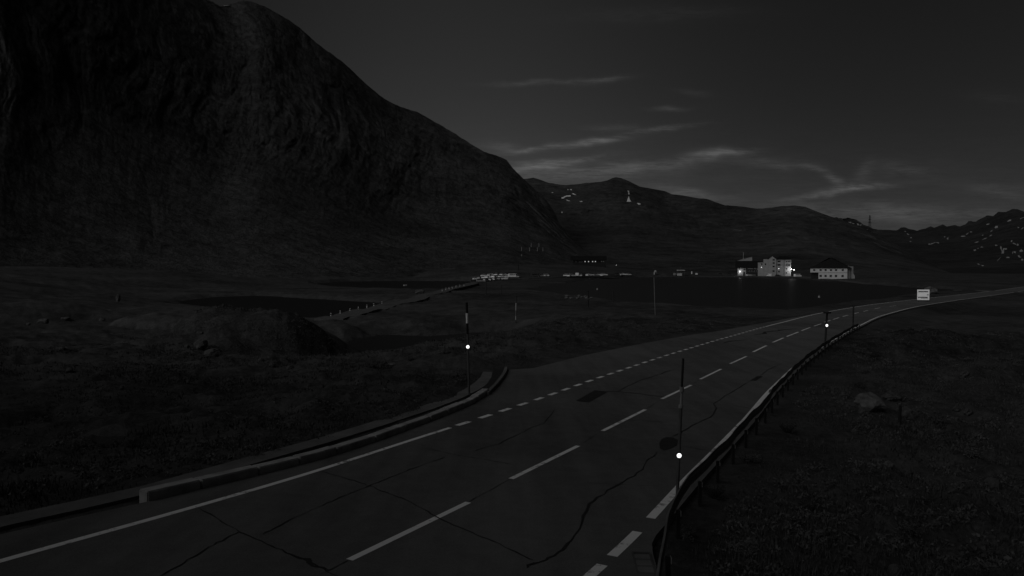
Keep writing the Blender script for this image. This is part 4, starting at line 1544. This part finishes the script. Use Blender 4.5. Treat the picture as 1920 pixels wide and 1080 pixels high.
def car_proto(kind='hatch', paint=None):
    root = empty('parked_car', (0, 0, 0))
    if kind == 'van':
        body = [(-2.5, .3), (2.5, .3), (2.55, .9), (2.35, 1.15), (1.9, 2.0), (-2.5, 2.05)]
        glass = [(1.25, 1.25), (2.2, 1.25), (1.88, 1.9), (1.25, 1.9)]
        hw, wx = .98, (-1.6, 1.6)
        MB().prism(body, -hw, hw).build('body', paint, root, bevel=.08)
        MB().prism(glass, -hw - .01, hw + .01).build('windows', M['glass'], root)
        MB().box(-2.0, .9, -hw - .012, hw + .012, 1.3, 1.75).build('side_windows', M['glass'], root)
    else:
        lower = [(-2.1, .28), (2.1, .28), (2.12, .62), (1.95, .82), (.95, .94), (-2.0, .98), (-2.12, .6)]
        glass = [(-1.9, .97), (1.0, .93), (.35, 1.38), (-1.55, 1.40)]
        roof = [(-1.58, 1.40), (.38, 1.38), (.2, 1.46), (-1.4, 1.48)]
        hw, wx = .86, (-1.3, 1.32)
        MB().prism(lower, -hw, hw).build('body', paint, root, bevel=.06)
        MB().prism(glass, -hw + .1, hw - .1).build('windows', M['glass'], root)
        MB().prism(roof, -hw + .12, hw - .12).build('roof', paint, root)
    for x in wx:
        for y in (-hw + .02, hw - .2):
            w_ = MB().tube((x, y, .32), (x, y + .18, .32), .32, .32, 14).build('wheel', M['rubber'], root)
            MB().tube((x, y - .01 if y < 0 else y + .19, .32), (x, y if y < 0 else y + .18, .32), .18, .18, 10).build('rim', M['lightsteel'], w_)
    l_ = MB()
    for y in (-.6, .6):
        l_.box((2.5 if kind == 'van' else 2.08), (2.57 if kind == 'van' else 2.14), y - .17, y + .17, .66, .8)
    l_.build('headlights', M['lightsteel'], root)
    return root


paints = {'white': mat('car_white', .85, .35, .5, .05), 'silver': mat('car_silver', .62, .3, .5, .05), 'grey': mat('car_grey', .26, .3, .5, .05), 'black': mat('car_black', .05, .3, .5, .05)}
protos = {}


def car(u, v, colour, heading, label, kind='hatch', group='cars parked on the far shore', scale=1.18, cat='car'):
    key = (kind, colour)
    if key not in protos:
        protos[key] = car_proto(kind, paints[colour])
        o = protos[key]
        if kind == 'van':
            o.name = 'parked_van'
    else:
        o = copy_tree(protos[key])
    g = hit(u, v)
    o.location = Vector((g.x, g.y, g.z - .02))
    o.rotation_euler = (0, 0, R(heading))
    o.scale = (scale,) * 3
    return tag(o, label, cat, group)


front = [(891, 530.3, 'black', 12, ''), (902, 528.9, 'grey', 10, ''), (911, 527.8, 'silver', 60, ''), (919, 526.9, 'silver', 75, ''), (927, 526.1, 'white', 70, ''), (935, 525.2, 'grey', 80, ''), (944, 524.4, 'silver', 5, '')]
nm = ['first', 'second', 'third', 'fourth', 'fifth', 'sixth', 'seventh', 'eighth', 'ninth', 'tenth']
for i, (u, v, c, h, _) in enumerate(front):
    car(u, v, c, h, f'{c} car in the front row of the car park, {nm[i]} from the left')
backrow = [(894, 524.8, 'white', 20), (901, 523.4, 'grey', 60), (907, 522.5, 'silver', 80), (914, 521.9, 'white', 70), (920, 521.3, 'silver', 100), (926, 520.9, 'white', 75), (932, 520.8, 'grey', 95), (938, 520.9, 'silver', 80), (945, 521.2, 'white', 10)]
for i, (u, v, c, h) in enumerate(backrow):
    car(u, v, c, h, f'{c} car in the back row of the car park, {nm[i]} from the left')
thirdrow = [(909, 518.9, 'white', 15), (917, 518.3, 'silver', 80), (924, 517.8, 'white', 5), (932, 517.4, 'silver', 70), (940, 517.4, 'white', 85), (948, 517.6, 'white', 10)]
for i, (u, v, c, h) in enumerate(thirdrow):
    car(u, v, c, h, f'{c} car in the rearmost short row of the car park, {nm[i]} from the left')
car(962, 520.5, 'white', 8, 'white van parked by itself just right of the car rows', 'van', cat='van')
car(971.5, 520.8, 'grey', 80, 'grey car parked nose out beside the lone white van')
car(1004, 519.3, 'black', 6, 'dark van with pale roof edge left of the small group of parked cars', 'van', scale=1.15, cat='van')
car(1014, 519, 'white', 40, 'white car parked askew right behind the dark van')
car(1021, 518.8, 'silver', 80, 'silver car second to the right of the dark van')
car(1025.5, 518.6, 'white', 100, 'white car at the right end of the dark van group')
car(1063, 518.2, 'white', 5, 'white car leftmost of the row below the long barn')
car(1072, 518.1, 'silver', 10, 'silver car second from the left below the long barn')
car(1082, 517.8, 'white', 85, 'white van parked nose out below the long barn', 'van', cat='van')
car(1095, 517.4, 'black', 5, 'black car in the middle of the row below the long barn')
car(1108, 517.2, 'white', 20, 'white car right of the black car below the long barn')
car(1116, 517.2, 'grey', 5, 'grey car second to the right of the black car below the long barn')
car(1124, 516.8, 'silver', 10, 'silver car below the right end of the long barn')
car(1133, 516.8, 'white', 6, 'white car rightmost of the row below the long barn')
car(1157, 516.0, 'black', 4, 'black car alone under the small faint lamp')
car(1170, 515.9, 'white', 6, 'white car just right of the black car under the small faint lamp')
car(1306, 515.2, 'white', 75, 'white car seen nose on, right of the market stall')
car(1351, 515.6, 'black', 5, 'black car left of the pair before the inn')
car(1368, 516.2, 'black', 5, 'black car right of the pair before the inn')
car(1404.5, 517.2, 'silver', 10, 'silver car parked under the inn windows')
car(1411, 517.3, 'grey', 10, 'grey car parked right of the silver car under the inn windows')
car(1442, 518.4, 'white', 88, 'white van seen end on before the hotel gable', 'van', cat='van')
car(1459, 518.4, 'black', 6, 'black car before the hotel front')
car(1495.5, 519.2, 'white', 12, 'white camper van parked right of the hotel lamp', 'van', scale=1.2, cat='van')

car(1067.5, 518.7, 'silver', 70, 'silver car parked nose on between the two leftmost cars below the long barn')
car(1089, 518.2, 'silver', 80, 'silver car squeezed between the white van and the black car below the barn')
car(1101.5, 517.6, 'white', 75, 'white car parked nose on just right of the black car below the barn')
car(1128.5, 517.5, 'white', 80, 'white car nose on between the last two cars below the barn end')
car(1164, 516.6, 'silver', 70, 'silver car nose on between the black and white cars under the faint lamp')
car(1178, 516.2, 'silver', 8, 'silver car last on the right under the small faint lamp')

# white box trailer by the inn
g = hit(1428, 516.6)
bt = empty('box_trailer', g, R(8))
MB().box(-1.5, 1.5, -1.1, 1.1, .5, 2.9).build('box', M['whitepaint'], bt, bevel=.05)
MB().box(-.9, .9, -1.14, -1.105, .8, 2.5).build('door', M['white2'], bt)
for x in (-.8, .8):
    MB().tube((x, -1.0, .35), (x, -.8, .35), .35, .35, 12).build('wheel', M['rubber'], bt)
tag(bt, 'white box trailer standing between the inn and the hotel', 'trailer')

# market stall
g = hit(1275, 517)
st = empty('market_stall', g)
kk = K(g.y)
MB().box(-5.5 * kk, 8.5 * kk, -1.6, 1.6, 9.6 * kk, 11 * kk).build('canopy', M['white'], st, bevel=.05)
for x in (-5 * kk, 8 * kk):
    for y in (-1.5, 1.5):
        MB().tube((x, y, -.3), (x, y, 9.6 * kk), .06, .06, 8).build('post', M['steel'], st)
MB().box(-6 * kk, 3 * kk, -1.5, -.6, 0, 4.5 * kk).build('counter', M['white'], st, bevel=.03)
MB().tube((1, 1.8, 0), (1, 1.8, 18 * kk), .1, .06, 8).build('mast', M['steel'], st)
tag(st, 'small market stall with a flat pale canopy and white counter on the lake promenade', 'stall')
g = hit(1265, 516)
cb = empty('crate', g, R(15))
MB().box(-.9, .9, -.6, .6, 0, 1.7).build('box', M['white2'], cb, bevel=.04)
MB().box(-.95, .95, -.65, .65, 1.705, 1.85).build('lid', M['white'], cb)
tag(cb, 'pale crate standing left of the market stall', 'crate')
g = hit(1297, 514.5)
us_ = empty('upright_sign', g)
MB().box(-.45, .45, -.06, .06, .4, 2.6).build('panel', M['whitepaint'], us_, bevel=.02)
MB().tube((0, .1, -.3), (0, .1, 2.4), .05, .05, 8).build('post', M['steel'], us_)
tag(us_, 'narrow white upright sign between the market stall and the nose-on white car', 'sign')

# pale dome tent
g = hit(1229, 514.8)
kk = K(g.y)
dt = empty('dome_tent', g)
bm = bmesh.new()
bmesh.ops.create_uvsphere(bm, u_segments=20, v_segments=12, radius=1)
bmesh.ops.delete(bm, geom=[v for v in bm.verts if v.co.z < -.05], context='VERTS')
for v in bm.verts:
    v.co = Vector((v.co.x * 3.6 * kk, v.co.y * 1.7, max(0, v.co.z) * 8.5 * kk))
me = bpy.data.meshes.new('shell')
bm.to_mesh(me)
bm.free()
me.materials.append(M['white2'])
link(bpy.data.objects.new('shell', me), dt)
MB().box(-.8, .5, -1.75, -1.3, 0, 2.0).build('entrance', M['wood'], dt)
tag(dt, 'pale rounded dome tent alone on the far shore left of the market stall', 'tent')

# boat and buoys
g = at_z(759.5, 536, 0)
bo = empty('rowing_boat', g, R(4))
kk = K(g.y)
L_ = 3.6 * kk
bm = bmesh.new()
prof_ = [(-1, .55), (-.6, .85), (0, 1), (.5, .8), (1, .05)]
vs = []
for x, w in prof_:
    vs += [(x * L_, -w * .65, .5), (x * L_, w * .65, .5), (x * L_ * .9, 0, -.15)]
fs = []
for i in range(4):
    a, b = 3 * i, 3 * i + 3
    fs += [(a, b, b + 2, a + 2), (a + 1, a + 2, b + 2, b + 1)]
fs.append((0, 2, 1))
mesh_obj('hull', vs, fs, M['whitepaint'], bo)
bm.free()
MB().box(-.2, .2, -.6, .6, .34, .40).build('thwart', M['white2'], bo)
MB().box(-L_ * .55, -L_ * .45, -.5, .5, .34, .40).build('thwart', M['white2'], bo)
tag(bo, 'small white rowing boat on the far dark pond', 'boat')
for u, v, lab in ((1536, 558, 'tiny buoy floating on the big lake, close to the road'), (1120, 543.5, 'tiny pale buoy on the left part of the big lake')):
    g = at_z(u, v, 0)
    b = empty('buoy', g)
    MB().tube((0, 0, -.2), (0, 0, .55), .32, .28, 12).build('float', M['lightsteel'], b)
    MB().tube((0, 0, .55), (0, 0, 1.0), .04, .04, 6).build('stem', M['steel'], b)
    tag(b, lab, 'buoy')

# marker stakes on the hillside
for i, (u, v) in enumerate([(978, 470), (993, 471), (996, 462.5), (1007.5, 471), (1010.6, 463), (1018, 471), (978, 480)]):
    g = first_hit(u, v)
    o = empty('stake', g)
    kk = K(g.y)
    MB().tube((0, 0, -.5), (0, 0, (7 if i < 6 else 3.5) * kk), .3, .22, 8).build('stake_shaft', M['white2'], o)
    tag(o, 'pale stake standing on the hillside track above the car park', 'stake', 'pale stakes on the hillside')

# lattice pylon on the ridge
g = first_hit(1631, 436)
y_ = g.y
base = at_y(1630.5, 434, y_)
kk = K(y_)
py = empty('pylon', base)
h_ = 31 * kk
m = MB()
w0, w1 = 2.6 * kk, .35 * kk
lv = np.linspace(0, 1, 8)
for sx in (-1, 1):
    for sy in (-1, 1):
        m.tube((sx * w0, sy * w0, -6), (sx * w1, sy * w1, h_), .30, .2, 5)
for a, b in zip(lv[:-1], lv[1:]):
    wa, wb = w0 + (w1 - w0) * a, w0 + (w1 - w0) * b
    for sy in (-1, 1):
        m.tube((-wa, sy * wa, a * h_), (wb, sy * wb, b * h_), .16, .16, 4)
        m.tube((wa, sy * wa, a * h_), (-wb, sy * wb, b * h_), .16, .16, 4)
m.build('lattice', M['darksteel'], py)
for f_, w in ((.55, 4.4), (.72, 3.6), (.87, 2.6)):
    MB().prism([(-w * kk, f_ * h_), (0, f_ * h_ - .4), (w * kk, f_ * h_), (0, f_ * h_ + 1.3)], -.3, .3).build('cross_arm', M['darksteel'], py)
tag(py, 'lattice power pylon standing on the skyline of the ridge at the right', 'pylon')

# ------------------------------------------------------------------ vegetation


def grass_field():
    n = 42000
    a = rng.uniform(-0.80, 0.80, n * 2)
    r = 6 + 62 * rng.random(n * 2) ** 1.25
    x, y = r * np.sin(a), r * np.cos(a)
    k, o, e = road_info(x, y)
    keep = ((o < LIM_L[k] - 1.3) | (o > LIM_R[k] + 0.75)) & (fbm(x / 4.0, y / 4.0, 3, 77) > -0.18 + 0.25 * rng.random(n * 2))
    x, y, r = x[keep][:n], y[keep][:n], r[keep][:n]
    n = len(x)
    z = terrain_z(x, y)
    ok = z > 0.05
    x, y, z, r = x[ok], y[ok], z[ok], r[ok]
    n = len(x)
    B = 5
    hgt = rng.uniform(.025, .09, (n, B)) * (0.7 + 2.2 * np.clip(fbm(x / 2.6, y / 2.6, 3, 5) + .1, 0, 1))[:, None]
    ang = rng.uniform(0, 2 * math.pi, (n, B))
    lean = rng.uniform(.1, .75, (n, B)) * hgt
    wd = rng.uniform(.006, .014, (n, B)) * (1 + r[:, None] / 30)
    bx = x[:, None] + rng.normal(0, .13, (n, B))
    by = y[:, None] + rng.normal(0, .13, (n, B))
    fa = ang + rng.uniform(-.5, .5, (n, B)) + math.pi / 2
    V = np.empty((n, B, 3, 3))
    V[..., 0, 0], V[..., 0, 1] = bx - np.cos(fa) * wd, by - np.sin(fa) * wd
    V[..., 1, 0], V[..., 1, 1] = bx + np.cos(fa) * wd, by + np.sin(fa) * wd
    V[..., 2, 0], V[..., 2, 1] = bx + np.cos(ang) * lean, by + np.sin(ang) * lean
    V[..., 0, 2] = V[..., 1, 2] = z[:, None] - .04
    V[..., 2, 2] = z[:, None] + hgt
    V = V.reshape(-1, 3)
    me = bpy.data.meshes.new('grass')
    me.vertices.add(len(V))
    me.vertices.foreach_set('co', V.ravel().astype(np.float32))
    me.loops.add(len(V))
    me.loops.foreach_set('vertex_index', np.arange(len(V), dtype=np.int32))
    me.polygons.add(len(V) // 3)
    me.polygons.foreach_set('loop_start', np.arange(0, len(V), 3, dtype=np.int32))
    me.update(calc_edges=True)
    me.materials.append(M['grassblade'])
    o = link(bpy.data.objects.new('grass', me))
    o['kind'] = 'stuff'


grass_field()


def heather():
    n = 2600
    a = rng.uniform(-0.78, 0.78, n * 3)
    r = 8 + 75 * rng.random(n * 3) ** 1.1
    x, y = r * np.sin(a), r * np.cos(a)
    k, o, e = road_info(x, y)
    keep = ((o < LIM_L[k] - 1.6) | (o > LIM_R[k] + 0.9)) & (fbm(x / 7, y / 7, 4, 123) > 0.10)
    x, y = x[keep][:n], y[keep][:n]
    z = terrain_z(x, y)
    ok = z > 0.1
    x, y, z = x[ok], y[ok], z[ok]
    n, B = len(x), 44
    sz = rng.uniform(.12, .38, (n, 1))
    d = rng.normal(size=(n, B, 3))
    d /= np.linalg.norm(d, axis=-1, keepdims=True)
    d[..., 2] = np.abs(d[..., 2]) * .7
    c = np.stack([x, y, z], -1)[:, None] + d * (sz * rng.uniform(.5, 1, (n, B)))[..., None]
    p = rng.normal(size=(n, B, 3)) * .019
    q = rng.normal(size=(n, B, 3)) * .013
    V = np.stack([c - p, c + q, c + p, c - q], 2).reshape(-1, 3)
    me = bpy.data.meshes.new('heather')
    me.vertices.add(len(V))
    me.vertices.foreach_set('co', V.ravel().astype(np.float32))
    me.loops.add(len(V))
    me.loops.foreach_set('vertex_index', np.arange(len(V), dtype=np.int32))
    me.polygons.add(len(V) // 4)
    me.polygons.foreach_set('loop_start', np.arange(0, len(V), 4, dtype=np.int32))
    me.update(calc_edges=True)
    me.materials.append(M['leaf'])
    o = link(bpy.data.objects.new('heather', me))
    o['kind'] = 'stuff'


heather()


def shrub_mesh(seed):
    r_ = np.random.default_rng(seed)
    tw_ = MB()
    lv_ = MB()
    for b in range(14):
        a, el = r_.uniform(0, 2 * math.pi), r_.uniform(.35, 1.35)
        L = r_.uniform(.55, 1.0)
        tip = Vector((math.cos(a) * math.cos(el), math.sin(a) * math.cos(el), math.sin(el))) * L
        tw_.tube((0, 0, -.1), tip, .02, .006, 5)
        for _ in range(46):
            p = tip * r_.uniform(.35, 1.05) + Vector(r_.normal(0, .09, 3))
            d1 = Vector(r_.normal(size=3)).normalized() * r_.uniform(.03, .06)
            d2 = d1.orthogonal().normalized() * r_.uniform(.02, .035)
            lv_.add([p - d1, p + d2, p + d1, p - d2], [(0, 1, 2, 3)])
    return tw_, lv_


SH = []
for sd in range(3):
    a, b = shrub_mesh(sd)
    root = empty('shrub', (0, 0, -500))
    a.build('stems', M['twig'], root)
    b.build('foliage', M['leaf'], root)
    SH.append(root)
used = set()
shr = [(1340, 935, 60, 'bushy shrub at the near end of the guardrail'), (1292, 1010, 56, 'low shrub right below the nearest snow pole'), (1405, 868, 52, 'shrub on the slope below the middle of the guardrail'), (1478, 812, 46, 'dark shrub between the guardrail and the large pale boulder'),
       (1612, 728, 34, 'thin upright shrub on the slope left of the dark hollow'), (1622, 700, 26, 'pale twiggy shrub beyond the thin upright shrub'), (1640, 672, 24, 'small shrub at the top of the slope left of the hummocks'), (1655, 640, 18, 'smallest shrub in the line above the dark hollow'),
       (1690, 752, 34, 'shrub growing behind the upright dark rock'), (1760, 800, 52, 'broad shrub right of the upright dark rock'), (1820, 860, 56, 'broad shrub above the squat grey boulder'), (1400, 1040, 66, 'shrub at the bottom of the picture right of the guardrail end'),
       (1520, 960, 60, 'dark shrub in the middle of the lower right slope'), (1700, 1000, 60, 'shrub low on the right slope above the cut-off boulder'),
       (835, 662, 24, 'low bush on the bank edge left of the banded snow pole'), (895, 645, 26, 'low bush on the bank edge right of the banded snow pole'), (700, 690, 26, 'low bush at the left end of the bank edge'), (770, 676, 22, 'low bush midway along the bank edge')]
for i, (u, v, w, lab) in enumerate(shr):
    p_ = SH[i % 3]
    o = p_ if i < 3 else copy_tree(p_)
    g = hit(u, v)
    sc = w * K(g.y) / 1.6
    o.location = g
    o.scale = (sc, sc, sc * .8)
    o.rotation_euler = (0, 0, rs.uniform(0, 6))
    tag(o, lab, 'shrub', 'shrubs beside the road')
# old fence post on the slope
g = hit(1685, 795)
o = empty('fence_post', g)
MB().tube((0, 0, -.4), (.05, 0, 34 * K(g.y)), .06, .05, 8).build('post', M['wood'], o)
MB().tube((.05, 0, 34 * K(g.y)), (.05, 0, 35 * K(g.y)), .05, .02, 8).build('tip', M['wood'], o)
tag(o, 'single dark wooden post on the slope right of the large pale boulder', 'post')
